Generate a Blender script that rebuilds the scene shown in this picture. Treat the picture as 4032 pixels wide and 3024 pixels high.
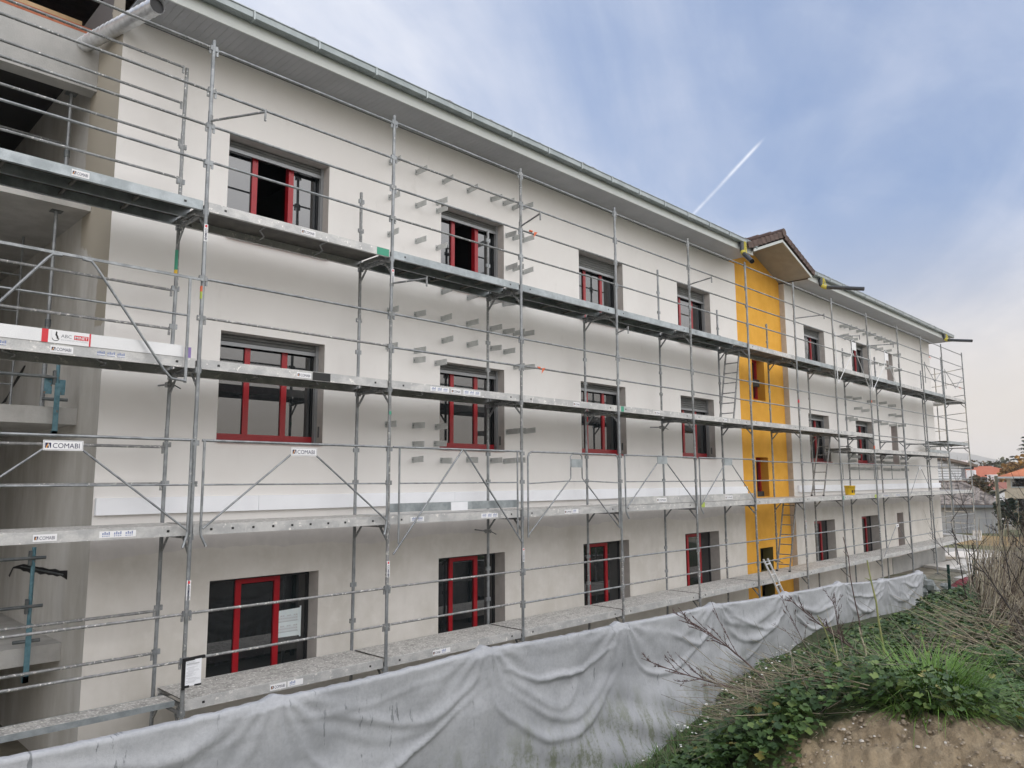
import bpy, math, random
import numpy as np
from mathutils import Vector, Matrix, noise as mnoise
random.seed(7); rng = np.random.default_rng(7)
for o in list(bpy.data.objects): bpy.data.objects.remove(o)
SC = bpy.context.scene
COL = SC.collection
R = math.radians
# ------------------------------------------------------------------ camera
cd = bpy.data.cameras.new('camera'); cam = bpy.data.objects.new('camera', cd); COL.objects.link(cam)
cd.sensor_width = 36; cd.lens = 26.471; cd.clip_end = 9000; cd.clip_start = 0.05
cr = Vector((0.701623, -0.712532, -0.00485)); cu = Vector((-0.087387, -0.092801, 0.991842)); cf = Vector((0.707169, 0.695476, 0.127377))
cam.matrix_world = Matrix(((cr.x, cu.x, -cf.x, 0), (cr.y, cu.y, -cf.y, 0), (cr.z, cu.z, -cf.z, 0), (0, 0, 0, 1)))
SC.camera = cam
# ------------------------------------------------------------------ world, sun, exposure
SUN_EL, SUN_AZ = R(11), R(92)            # azimuth counted from +X towards +Y (behind the building)
EXPOSURE = 0.56
sdir = Vector((math.cos(SUN_EL)*math.cos(SUN_AZ), math.cos(SUN_EL)*math.sin(SUN_AZ), math.sin(SUN_EL)))
class S:                                   # tiny expression wrapper for shader math
    def __init__(s, nt, k): s.nt, s.k = nt, k
    def op(s, o, *a, clamp=False):
        n = s.nt.nodes.new('ShaderNodeMath'); n.operation = o; n.use_clamp = clamp
        for i, x in enumerate((s,)+a):
            if isinstance(x, S): s.nt.links.new(x.k, n.inputs[i])
            else: n.inputs[i].default_value = x
        return S(s.nt, n.outputs[0])
    def __add__(s, o): return s.op('ADD', o)
    def __radd__(s, o): return s.op('ADD', o)
    def __sub__(s, o): return s.op('SUBTRACT', o)
    def __rsub__(s, o): return (s*-1)+o
    def __mul__(s, o): return s.op('MULTIPLY', o)
    def __rmul__(s, o): return s.op('MULTIPLY', o)
    def __truediv__(s, o): return s.op('DIVIDE', o)
    def step(s, a, b):                     # smooth 0..1 between a and b
        n = s.nt.nodes.new('ShaderNodeMapRange'); n.interpolation_type = 'SMOOTHSTEP'
        s.nt.links.new(s.k, n.inputs[0]); n.inputs[1].default_value = a; n.inputs[2].default_value = b
        return S(s.nt, n.outputs[0])
def nmix(nt, f, a, b):
    n = nt.nodes.new('ShaderNodeMix'); n.data_type = 'RGBA'
    for i, x in ((0, f), (6, a), (7, b)):
        if isinstance(x, S): nt.links.new(x.k, n.inputs[i])
        elif hasattr(x, 'is_linked'): nt.links.new(x, n.inputs[i])
        elif i == 0: n.inputs[0].default_value = x
        else: n.inputs[i].default_value = (*x, 1)
    return n.outputs[2]
def xyz(nt, sock):
    n = nt.nodes.new('ShaderNodeSeparateXYZ'); nt.links.new(sock, n.inputs[0])
    return [S(nt, n.outputs[i]) for i in range(3)]
def comb(nt, x, y, z):
    n = nt.nodes.new('ShaderNodeCombineXYZ')
    for i, v in enumerate((x, y, z)):
        if isinstance(v, S): nt.links.new(v.k, n.inputs[i])
        else: n.inputs[i].default_value = v
    return n.outputs[0]
def nnoise(nt, vec, scale=5, detail=4, rough=.55, dist=0):
    n = nt.nodes.new('ShaderNodeTexNoise'); n.inputs['Scale'].default_value = scale
    n.inputs['Detail'].default_value = detail; n.inputs['Roughness'].default_value = rough; n.inputs['Distortion'].default_value = dist
    if vec is not None: nt.links.new(vec, n.inputs['Vector'])
    return S(nt, n.outputs[0])
W = bpy.data.worlds.new('World'); SC.world = W; W.use_nodes = True
nt = W.node_tree; nt.nodes.clear()
wo = nt.nodes.new('ShaderNodeOutputWorld'); bg = nt.nodes.new('ShaderNodeBackground'); nt.links.new(bg.outputs[0], wo.inputs[0])
SKY_STRENGTH = 0.1
bg.inputs[1].default_value = SKY_STRENGTH
sky = nt.nodes.new('ShaderNodeTexSky'); sky.sky_type = 'NISHITA'; sky.sun_disc = False
sky.sun_elevation = SUN_EL; sky.sun_rotation = math.pi/2-SUN_AZ; sky.altitude = 450
sky.air_density = 1.0; sky.dust_density = 1.2; sky.ozone_density = 1.5
tc = nt.nodes.new('ShaderNodeTexCoord'); dx, dy, dz = xyz(nt, tc.outputs['Generated'])
zz = dz.op('MAXIMUM', 0.0)
px, py = dx/(zz+.16), dy/(zz+.16)
# high thin cloud: two layers of streaked noise laid on a plane above the place
ca, sa = math.cos(R(28)), math.sin(R(28))
c1 = nnoise(nt, comb(nt, (px*ca+py*sa)*.55, (py*ca-px*sa)*1.5, 3.7), 1.15, 7, .56, .5)
c2 = nnoise(nt, comb(nt, (px*ca+py*sa)*.4, (py*ca-px*sa)*.9, 9.1), .62, 3, .5, .3)
c3 = nnoise(nt, comb(nt, px*1.0, py*1.6, 1.3), 2.6, 6, .6, .4)
tosun = (dx*sdir.x+dy*sdir.y+dz*sdir.z).op('MAXIMUM', 0.0)
back = dy.step(.30, -.55)               # cloud thickened and brightened behind the camera, added to light the facade
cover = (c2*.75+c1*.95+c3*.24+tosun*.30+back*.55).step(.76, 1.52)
tex = (c1*.8+c3*.35).step(.42, .82)
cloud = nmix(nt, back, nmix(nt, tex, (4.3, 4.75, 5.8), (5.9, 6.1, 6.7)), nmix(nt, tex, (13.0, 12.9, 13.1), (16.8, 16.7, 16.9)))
skyc = nt.nodes.new('ShaderNodeMix'); skyc.data_type = 'RGBA'; skyc.blend_type = 'MULTIPLY'; skyc.inputs[0].default_value = 1
nt.links.new(sky.outputs[0], skyc.inputs[6]); skyc.inputs[7].default_value = (.98, .98, 1.02, 1)
veil = nmix(nt, 0.55, skyc.outputs[2], (1.95, 3.0, 5.5))
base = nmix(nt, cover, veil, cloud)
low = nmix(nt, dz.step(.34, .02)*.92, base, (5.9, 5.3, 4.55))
# the short contrail and its faint older part
def trail(a, b, w, s0, s1):
    a, b = Vector(a).normalized(), Vector(b).normalized(); n = a.cross(b).normalized(); t = (b-a).normalized()
    d = (dx*n.x+dy*n.y+dz*n.z)+(c3-.5)*(w*1.2); al = dx*t.x+dy*t.y+dz*t.z; a0, a1 = a.dot(t), b.dot(t)
    front = (dx*a.x+dy*a.y+dz*a.z).step(.6, .7)
    wd = w*(1.35-.9*0)
    g = (d/wd*(d/wd)*-1).op('EXPONENT')
    return g*al.step(a0-s0, a0+s0)*al.step(a1+s1, a1-s1)*front
t1 = trail((.812844, .479186, .331158), (.826985, .392669, .402376), .0013, .03, .012)
t2 = trail((.826985, .392669, .402376), (.873148, .219823, .435076), .009, .05, .05)
fin = nmix(nt, (t1*c3.step(.12, .6)*.58+t2*.035).op('MINIMUM', 1.0), low, (9.3, 9.3, 9.5))
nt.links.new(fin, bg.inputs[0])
sl = bpy.data.lights.new('sun', 'SUN'); so = bpy.data.objects.new('sun', sl); COL.objects.link(so)
sl.energy = 3.2; sl.angle = R(.5); sl.color = (1, .80, .56)
so.rotation_euler = sdir.to_track_quat('Z', 'Y').to_euler()
vs = SC.view_settings; vs.view_transform = 'Standard'; vs.look = 'None'; vs.exposure = EXPOSURE; vs.gamma = 1; vs.use_curve_mapping = False
SC.cycles.use_denoising = True; SC.cycles.max_bounces = 8; SC.cycles.diffuse_bounces = 4; SC.cycles.transparent_max_bounces = 16
SC.cycles.volume_bounces = 0
# ------------------------------------------------------------------ mesh helpers
WL = {}
class MB:
    def __init__(s): s.v = []; s.f = []; s.mi = []; s.sm = []; s.mats = []
    def m(s, mat):
        if mat not in s.mats: s.mats.append(mat)
        return s.mats.index(mat)
    def face(s, pts, mat, sm=False):
        b = len(s.v); s.v += [tuple(p) for p in pts]; s.f.append(tuple(range(b, b+len(pts)))); s.mi.append(s.m(mat)); s.sm.append(sm)
    def mesh(s, vs_, fs, mat, sm=False):
        b = len(s.v); s.v += [tuple(p) for p in vs_]; k = s.m(mat)
        for f in fs: s.f.append(tuple(i+b for i in f)); s.mi.append(k); s.sm.append(sm)
    def hexa(s, p, mat):                   # 8 corners: bottom 0-3, top 4-7
        s.mesh(p, [(3, 2, 1, 0), (4, 5, 6, 7), (0, 1, 5, 4), (1, 2, 6, 5), (2, 3, 7, 6), (3, 0, 4, 7)], mat)
    def box(s, a, b, mat):
        x0, y0, z0 = a; x1, y1, z1 = b
        s.hexa([(x0, y0, z0), (x1, y0, z0), (x1, y1, z0), (x0, y1, z0), (x0, y0, z1), (x1, y0, z1), (x1, y1, z1), (x0, y1, z1)], mat)
    def bar(s, a, b, w, h, mat, up=(0, 0, 1)):   # rectangular bar from a to b
        a, b = Vector(a), Vector(b); d = (b-a).normalized(); x = d.cross(Vector(up))
        if x.length < 1e-4: x = d.cross(Vector((0, 1, 0)))
        x.normalize(); y = x.cross(d); x = x*w/2; y = y*h/2
        s.hexa([a-x-y, a+x-y, b+x-y, b-x-y, a-x+y, a+x+y, b+x+y, b-x+y], mat)
    def tube(s, a, b, r, mat, n=8, r2=None, caps=True):
        s.path([a, b], [r, r if r2 is None else r2], mat, n, caps)
    def path(s, pts, r, mat, n=6, caps=True):
        pts = [Vector(p) for p in pts]; k = len(pts)
        rr = r if isinstance(r, (list, tuple)) else [r]*k
        vs_ = []; ref = None
        for i, p in enumerate(pts):
            d = (pts[min(i+1, k-1)]-pts[max(i-1, 0)]).normalized()
            if ref is None:
                ref = d.cross(Vector((0, 0, 1)))
                if ref.length < .05: ref = d.cross(Vector((0, 1, 0)))
            x = (ref-d*ref.dot(d)).normalized(); y = d.cross(x); ref = x
            vs_ += [p+(x*math.cos(2*math.pi*j/n)+y*math.sin(2*math.pi*j/n))*rr[i] for j in range(n)]
        fs = [(i*n+j, i*n+(j+1) % n, (i+1)*n+(j+1) % n, (i+1)*n+j) for i in range(k-1) for j in range(n)]
        s.mesh(vs_, fs, mat, True)
        if caps and n > 3:
            s.face(vs_[:n][::-1], mat); s.face(vs_[-n:], mat)
    def lathe(s, prof, c, mat, n=24, sm=True):
        vs_ = [(c[0]+r*math.cos(2*math.pi*j/n), c[1]+r*math.sin(2*math.pi*j/n), c[2]+z) for r, z in prof for j in range(n)]
        fs = [(i*n+j, i*n+(j+1) % n, (i+1)*n+(j+1) % n, (i+1)*n+j) for i in range(len(prof)-1) for j in range(n)]
        s.mesh(vs_, fs, mat, sm)
    def prism(s, prof, off, mat):          # planar polygon extruded by off
        off = Vector(off); a = [Vector(p) for p in prof]; b = [p+off for p in a]; n = len(a)
        s.face(a[::-1], mat); s.face(b, mat)
        for i in range(n): s.face([a[i], a[(i+1) % n], b[(i+1) % n], b[i]], mat)
    def plane(s, o, ex, ey, w, h, off, mat):  # flat rectangle in a local frame
        o, ex, ey = Vector(o), Vector(ex), Vector(ey); nrm = ex.cross(ey); o = o+nrm*off
        s.face([o, o+ex*w, o+ex*w+ey*h, o+ey*h], mat)
    def text(s, txt, size, o, ex, ey, off, mat, wx=1.0, bold=.02):
        o, ex, ey = Vector(o), Vector(ex), Vector(ey); nrm = ex.cross(ey)
        vs_, fs = text_tris(txt, bold)
        s.mesh([o+nrm*off+ex*(x*size*wx)+ey*(y*size) for x, y in vs_], fs, mat)
    def build(s, name, parent=None, org=None, **kw):
        me = bpy.data.meshes.new(name)
        po = WL.get(parent.name, Vector()) if parent else Vector()
        org = Vector(org) if org is not None else Vector(po)
        me.from_pydata([(x-org.x, y-org.y, z-org.z) for x, y, z in s.v], [], s.f)
        for m_ in s.mats: me.materials.append(m_)
        me.polygons.foreach_set('material_index', s.mi); me.polygons.foreach_set('use_smooth', s.sm)
        me.update()
        return inst(me, name, parent, org, **kw)
def inst(me, name, parent=None, org=(0, 0, 0), **kw):
    if hasattr(me, 'data'): me = me.data
    o = bpy.data.objects.new(name, me); COL.objects.link(o); org = Vector(org)
    o.location = org-(WL[parent.name] if parent else Vector())
    if parent: o.parent = parent
    WL[o.name] = org
    for k, v in kw.items(): o[k] = v
    return o
def thing(name, label, category, org, group=None):
    o = bpy.data.objects.new(name, None); COL.objects.link(o); o.location = org; o.empty_display_size = .2
    WL[o.name] = Vector(org); o['label'] = label; o['category'] = category
    if group: o['group'] = group
    return o
_TX = {}
def text_tris(txt, bold=.02):
    if (txt, bold) not in _TX:
        cu_ = bpy.data.curves.new('t', 'FONT'); cu_.body = txt; cu_.size = 1; cu_.offset = bold; cu_.resolution_u = 3
        ob = bpy.data.objects.new('t', cu_); COL.objects.link(ob)
        me = bpy.data.meshes.new_from_object(ob.evaluated_get(bpy.context.evaluated_depsgraph_get()))
        _TX[(txt, bold)] = ([(v.co.x, v.co.y) for v in me.vertices], [tuple(p.vertices) for p in me.polygons])
        bpy.data.objects.remove(ob); bpy.data.curves.remove(cu_); bpy.data.meshes.remove(me)
    return _TX[(txt, bold)]
def text_w(txt, bold=.02):
    return max(p[0] for p in text_tris(txt, bold)[0])
# ------------------------------------------------------------------ materials
def mat(name, col, rough=.6, metal=0.0, col2=None, scale=4, stretch=(1, 1, 1), mix=(.35, .65), bump=0.0, bscale=60, splat=None, fine=.0, ior=None, spec=None):
    m = bpy.data.materials.new(name); m.use_nodes = True; t = m.node_tree; b = t.nodes['Principled BSDF']
    b.inputs['Roughness'].default_value = rough; b.inputs['Metallic'].default_value = metal
    if ior: b.inputs['IOR'].default_value = ior
    if spec is not None: b.inputs['Specular IOR Level'].default_value = spec
    g = t.nodes.new('ShaderNodeNewGeometry'); pos = g.outputs['Position']
    mp = t.nodes.new('ShaderNodeVectorMath'); mp.operation = 'MULTIPLY'; t.links.new(pos, mp.inputs[0]); mp.inputs[1].default_value = stretch
    c = None
    if col2 is not None:
        c = nmix(t, nnoise(t, mp.outputs[0], scale, 6, .6).step(*mix), col, col2)
    if fine:
        f = nnoise(t, pos, 90, 3, .6).step(.3, .7)
        c = nmix(t, f*fine, c if c is not None else col, tuple(x*.35 for x in col))
    if splat:                              # dried plaster and paint spots
        sc_, th, sc_col = splat
        f = nnoise(t, pos, sc_, 4, .65).step(th, th+.03)
        c = nmix(t, f, c if c is not None else col, sc_col)
    if c is None: b.inputs['Base Color'].default_value = (*col, 1)
    else: t.links.new(c, b.inputs['Base Color'])
    if bump:
        bn = t.nodes.new('ShaderNodeBump'); bn.inputs['Strength'].default_value = bump; bn.inputs['Distance'].default_value = .02
        t.links.new(nnoise(t, pos, bscale, 5, .6).k, bn.inputs['Height']); t.links.new(bn.outputs[0], b.inputs['Normal'])
    m['t'] = 1
    return m
def facade_mat():
    m = bpy.data.materials.new('facade_render'); m.use_nodes = True; t = m.node_tree; b = t.nodes['Principled BSDF']
    b.inputs['Roughness'].default_value = .9; b.inputs['Specular IOR Level'].default_value = .2
    g = t.nodes.new('ShaderNodeNewGeometry'); pos = g.outputs['Position']; x, y, z = xyz(t, pos)
    n1 = nnoise(t, comb(t, x*1.0, 0, z*.8), 1.1, 6, .6); n2 = nnoise(t, pos, 6, 5, .6); n3 = nnoise(t, comb(t, x*3, 0, z*.35), 1.6, 5, .65)
    up = nmix(t, (n1*.7+n2*.3).step(.35, .65), (.785, .76, .735), (.81, .79, .765))
    lo = nmix(t, (n1*.7+n2*.15+n3*.15).step(.36, .64), (.61, .58, .53), (.72, .69, .65))
    lo = nmix(t, n2.step(.5, .75)*.5, lo, (.74, .71, .67))
    edge = nnoise(t, comb(t, x*.5, 3.3, 0), 1.0, 6, .62)
    e2 = nnoise(t, comb(t, x*6, 1.3, z*.5), 1.0, 4, .6)
    f = (z+(edge-.5)*.34+(e2-.5)*.05).step(-.94, -.925)
    band = z.step(-.72, -.55)               # bare smoothed undercoat between band and finished render
    up2 = nmix(t, band, nmix(t, n2.step(.3, .7), (.60, .575, .56), (.66, .63, .61)), up)
    c = nmix(t, f, lo, up2); dirt = nnoise(t, comb(t, x*4, 2.2, z*.7), 1.3, 6, .66)*.6+n2*.4; c = nmix(t, dirt.step(.56, .74)*.22, c, (.45, .42, .38))
    t.links.new(c, b.inputs['Base Color'])
    bn = t.nodes.new('ShaderNodeBump'); bn.inputs['Strength'].default_value = .25; bn.inputs['Distance'].default_value = .01
    t.links.new(nnoise(t, pos, 160, 3, .6).k, bn.inputs['Height']); t.links.new(bn.outputs[0], b.inputs['Normal'])
    return m
def return_mat():
    m = bpy.data.materials.new('return_wall_undercoat'); m.use_nodes = True; t = m.node_tree; b = t.nodes['Principled BSDF']
    b.inputs['Roughness'].default_value = .92
    g = t.nodes.new('ShaderNodeNewGeometry'); pos = g.outputs['Position']; x, y, z = xyz(t, pos)
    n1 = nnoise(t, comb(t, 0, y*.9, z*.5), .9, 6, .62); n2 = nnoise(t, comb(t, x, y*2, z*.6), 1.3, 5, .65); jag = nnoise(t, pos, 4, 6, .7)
    c = nmix(t, (n1*.55+n2*.45).step(.38, .62), (.46, .44, .40), (.60, .585, .555))
    # trowelled brown undercoat towards the corner, lighter smoothed field below it
    p1 = (y+(jag-.5)*.25).step(10.66, 10.64)*(z+(jag-.5)*.2).step(2.0, 2.03)
    p2 = (y+(jag-.5)*.3).step(11.55, 11.5)*(z+(jag-.5)*.5-(y-10.9)*.55).step(2.95, 3.0)
    c = nmix(t, (p1+p2).op('MINIMUM', 1.0), c, (.42, .38, .31))
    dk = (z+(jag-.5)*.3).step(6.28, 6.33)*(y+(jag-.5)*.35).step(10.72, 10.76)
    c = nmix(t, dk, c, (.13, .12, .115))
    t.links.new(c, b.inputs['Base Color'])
    bn = t.nodes.new('ShaderNodeBump'); bn.inputs['Strength'].default_value = .3; bn.inputs['Distance'].default_value = .01
    t.links.new(nnoise(t, pos, 70, 5, .6).k, bn.inputs['Height']); t.links.new(bn.outputs[0], b.inputs['Normal'])
    return m
M = dict(
 facade=facade_mat(), ret=return_mat(),
 yellow=mat('yellow_render', (.80, .41, .06), .9, col2=(.86, .46, .075), scale=3, bump=.25, bscale=150, spec=.2),
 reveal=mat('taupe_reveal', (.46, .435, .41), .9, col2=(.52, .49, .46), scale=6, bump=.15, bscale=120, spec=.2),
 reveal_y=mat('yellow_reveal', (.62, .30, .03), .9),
 concrete=mat('concrete', (.42, .41, .39), .9, col2=(.52, .51, .49), scale=3, bump=.3, bscale=40),
 slabtop=mat('concrete_beam', (.40, .40, .39), .9, col2=(.48, .475, .46), scale=2, bump=.15),
 galv=mat('galvanised_tube', (.23, .245, .255), .45, .5, col2=(.38, .40, .415), scale=9, stretch=(1, 1, .6), fine=.25, splat=(26, .67, (.72, .71, .68))),
 galvold=mat('old_galvanised_tube', (.20, .21, .21), .5, .4, col2=(.33, .34, .345), scale=7, fine=.3, splat=(34, .61, (.70, .69, .66))),
 galvdirty=mat('plaster_spattered_tube', (.22, .225, .225), .55, .3, col2=(.36, .36, .36), scale=12, fine=.3, splat=(26, .58, (.66, .65, .62))),
 alu=mat('aluminium_beam', (.48, .485, .485), .5, .3, col2=(.66, .655, .64), scale=7, stretch=(.6, 1, 1), fine=.2, splat=(14, .62, (.80, .78, .75))),
 alubare=mat('smooth_aluminium', (.74, .75, .76), .35, .3, col2=(.80, .81, .82), scale=3, fine=.12),
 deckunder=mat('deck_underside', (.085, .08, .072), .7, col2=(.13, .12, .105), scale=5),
 decktop=mat('plaster_strewn_deck', (.33, .32, .305), .9, col2=(.52, .505, .48), scale=11, bump=1.0, bscale=34, splat=(30, .56, (.78, .77, .74))),
 zinc=mat('zinc_sheet', (.30, .335, .35), .45, .5, col2=(.44, .48, .50), scale=5, fine=.15),
 red=mat('red_frame', (.33, .007, .014), .3, col2=(.37, .010, .017), scale=4),
 dark=mat('anthracite_frame', (.018, .020, .022), .35),
 black=mat('black_tape', (.012, .012, .013), .5),
 glass=mat('window_glass', (.010, .013, .015), .015, ior=2.3),
 shutter=mat('shutter_slats', (.14, .145, .14), .5, col2=(.17, .175, .17)),  # grey darkened to hold the shadow the slats hang in
 guide=mat('grey_guide_rail', (.30, .31, .32), .4, .3),
 soffit=mat('grey_pvc_soffit', (.38, .39, .41), .5, col2=(.42, .43, .45), scale=2),
 fascia=mat('pale_fascia', (.60, .63, .61), .5, col2=(.56, .59, .575), scale=2),
 gutter=mat('zinc_gutter', (.24, .275, .28), .4, .4, col2=(.32, .355, .36), scale=3),
 zinc_light=mat('bright_zinc', (.40, .44, .45), .4, .4),
 plate=mat('grey_bracket_plate', (.44, .455, .445), .55, .15, col2=(.52, .53, .52), scale=9),
 tile=mat('brown_roof_tile', (.085, .055, .045), .8, col2=(.14, .09, .075), scale=6, bump=.3),
 band=mat('white_band', (.89, .905, .94), .8, col2=(.86, .875, .91), scale=3, splat=(3.2, .74, (.6, .6, .6))),
 timber=mat('brown_timber', (.10, .055, .03), .7, col2=(.17, .09, .05), scale=3, stretch=(.3, 4, 4)),
 timberlight=mat('pale_timber', (.42, .28, .14), .7, col2=(.5, .35, .2), scale=4),
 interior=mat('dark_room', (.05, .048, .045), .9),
 olive=mat('stairwell_olive', (.14, .12, .035), .9),
 pipe=mat('dark_grey_pipe', (.055, .06, .066), .4),
 yellowtape=mat('yellow_tape', (.56, .48, .07), .6),
 duct=mat('spiral_duct', (.66, .67, .69), .3, .55, col2=(.80, .81, .83), scale=6),
 bluemetal=mat('blue_painted_steel', (.07, .17, .21), .5, col2=(.13, .26, .31), scale=12, splat=(16, .62, (.22, .14, .10))),
 darksteel=mat('dark_steel', (.10, .115, .12), .5, .3, col2=(.16, .17, .17), scale=10),
 whitep=mat('white_sticker', (.84, .84, .85), .5),
 paper=mat('white_paper', (.86, .87, .90), .7, col2=(.82, .83, .86), scale=5),
 plan=mat('pale_drawing_sheet', (.66, .74, .76), .7, col2=(.72, .79, .80), scale=5),
 navy=mat('navy_print', (.012, .014, .07), .5), grey=mat('grey_print', (.22, .23, .25), .6), lgrey=mat('pale_grey_print', (.5, .51, .53), .6),
 bluep=mat('faded_blue_print', (.25, .30, .48), .6), signred=mat('red_print', (.66, .035, .05), .5), orange=mat('orange_print', (.8, .38, .08), .5),
 purple=mat('purple_paint', (.28, .20, .48), .6), green=mat('green_paint', (.06, .34, .22), .6), lime=mat('lime_paint', (.42, .52, .10), .6), orangep=mat('orange_paint', (.75, .16, .06), .6),
 bucket=mat('yellow_plastic', (.80, .50, .015), .38, col2=(.83, .53, .02)),
 fencegreen=mat('green_fence_paint', (.012, .045, .035), .45),
 hull=mat('white_car_paint', (.75, .76, .77), .25), tyre=mat('tyre_rubber', (.02, .02, .02), .8),
)
# ================================================================== ground
GZ = -3.6
YW = 10.25                                # face of the rendered wall
b = MB(); gm = mat('site_ground', (.20, .18, .14), .95, col2=(.30, .275, .22), scale=.8, bump=.6, bscale=6, splat=(.35, .60, (.10, .115, .045)))
b.face([(-60, -300, GZ), (2700, -300, GZ), (2700, 1700, GZ), (-60, 1700, GZ)], gm)
b.build('ground', kind='structure')
# ================================================================== the building
BX0, BX1, ZT = 3.06, 37.70, 6.20
BL = thing('apartment_building', 'long three storey building with white rendered facade, red framed windows and yellow stair bay', 'building', (20, YW, GZ))
FL = {3: (3.52, 5.06), 2: (.58, 2.13), 1: (-2.82, -1.33)}
COLS = dict(a=(4.57, 6.24), b=(8.59, 10.21), c=(12.54, 14.16), d=(16.51, 18.15), e=(24.15, 25.79), f=(28.20, 29.85), g=(31.90, 32.63))
def pierced(mb, x0, x1, z0, z1, y, holes, m):   # wall sheet with openings
    xs = sorted({x0, x1, *[h[0] for h in holes], *[h[1] for h in holes]}); zs = sorted({z0, z1, *[h[2] for h in holes], *[h[3] for h in holes]})
    for i in range(len(xs)-1):
        for j in range(len(zs)-1):
            cx, cz = (xs[i]+xs[i+1])/2, (zs[j]+zs[j+1])/2
            if any(h[0] < cx < h[1] and h[2] < cz < h[3] for h in holes): continue
            mb.face([(xs[i], y, zs[j]), (xs[i+1], y, zs[j]), (xs[i+1], y, zs[j+1]), (xs[i], y, zs[j+1])], m)
YX0, YX1, YY = 19.62, 22.81, 10.42
hol = {k: [(c[0], c[1], *FL[f]) for f in FL] for k, c in COLS.items()}
w = MB(); pierced(w, BX0, YX0, GZ, ZT, YW, sum([hol[k] for k in 'abcd'], []), M['facade'])
w.face([(YX0, YW, GZ), (YX0, YY+.1, GZ), (YX0, YY+.1, ZT), (YX0, YW, ZT)], M['facade'])
w.build('wall', BL, label='white rendered facade wall, lower storey still in beige undercoat')
w = MB(); pierced(w, YX1, BX1, GZ, ZT, YW, sum([hol[k] for k in 'efg'], []), M['facade'])
w.face([(BX1, YW, GZ), (BX1, 22, GZ), (BX1, 22, ZT), (BX1, YW, ZT)], M['facade'])
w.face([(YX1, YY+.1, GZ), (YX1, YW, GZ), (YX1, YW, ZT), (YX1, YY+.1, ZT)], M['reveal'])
w.build('wall', BL, label='white rendered facade wall beyond the yellow bay')
yh = [(20.75, 21.53, 2.35, 3.61), (20.73, 21.50, -.50, .65), (20.75, 21.55, -2.66, -1.97), (20.75, 21.55, -3.42, -2.95)]
w = MB(); pierced(w, YX0, YX1, GZ, 6.0, YY, yh, M['yellow'])
gx, gz = 20.9, 7.05
w.face([(YX0, YY, 6.0), (YX1, YY, 6.0), (YX1, YY, 6.42), (gx, YY, 7.0), (YX0, YY, 6.60)], M['yellow'])
w.build('wall', BL, label='yellow rendered wall of the stair bay')
b = MB(); b.box((31, YW-.03, GZ), (BX1+.02, YW-.002, -3.0), M['slabtop']); b.build('plinth', BL)
# body behind the facade: storey slabs, inner wall, end and rear walls
b = MB()
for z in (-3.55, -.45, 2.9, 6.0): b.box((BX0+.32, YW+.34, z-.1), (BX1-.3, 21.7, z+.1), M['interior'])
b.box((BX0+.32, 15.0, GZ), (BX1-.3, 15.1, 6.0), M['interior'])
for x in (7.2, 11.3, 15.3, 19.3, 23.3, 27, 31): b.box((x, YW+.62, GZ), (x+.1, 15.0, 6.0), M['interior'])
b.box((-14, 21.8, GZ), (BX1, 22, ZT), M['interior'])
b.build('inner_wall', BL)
b = MB(); pierced(b, BX0+.33, BX1-.3, GZ, 6.0, YW+.635, sum(hol.values(), [])+yh, M['interior']); b.build('inner_wall', BL)
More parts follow.
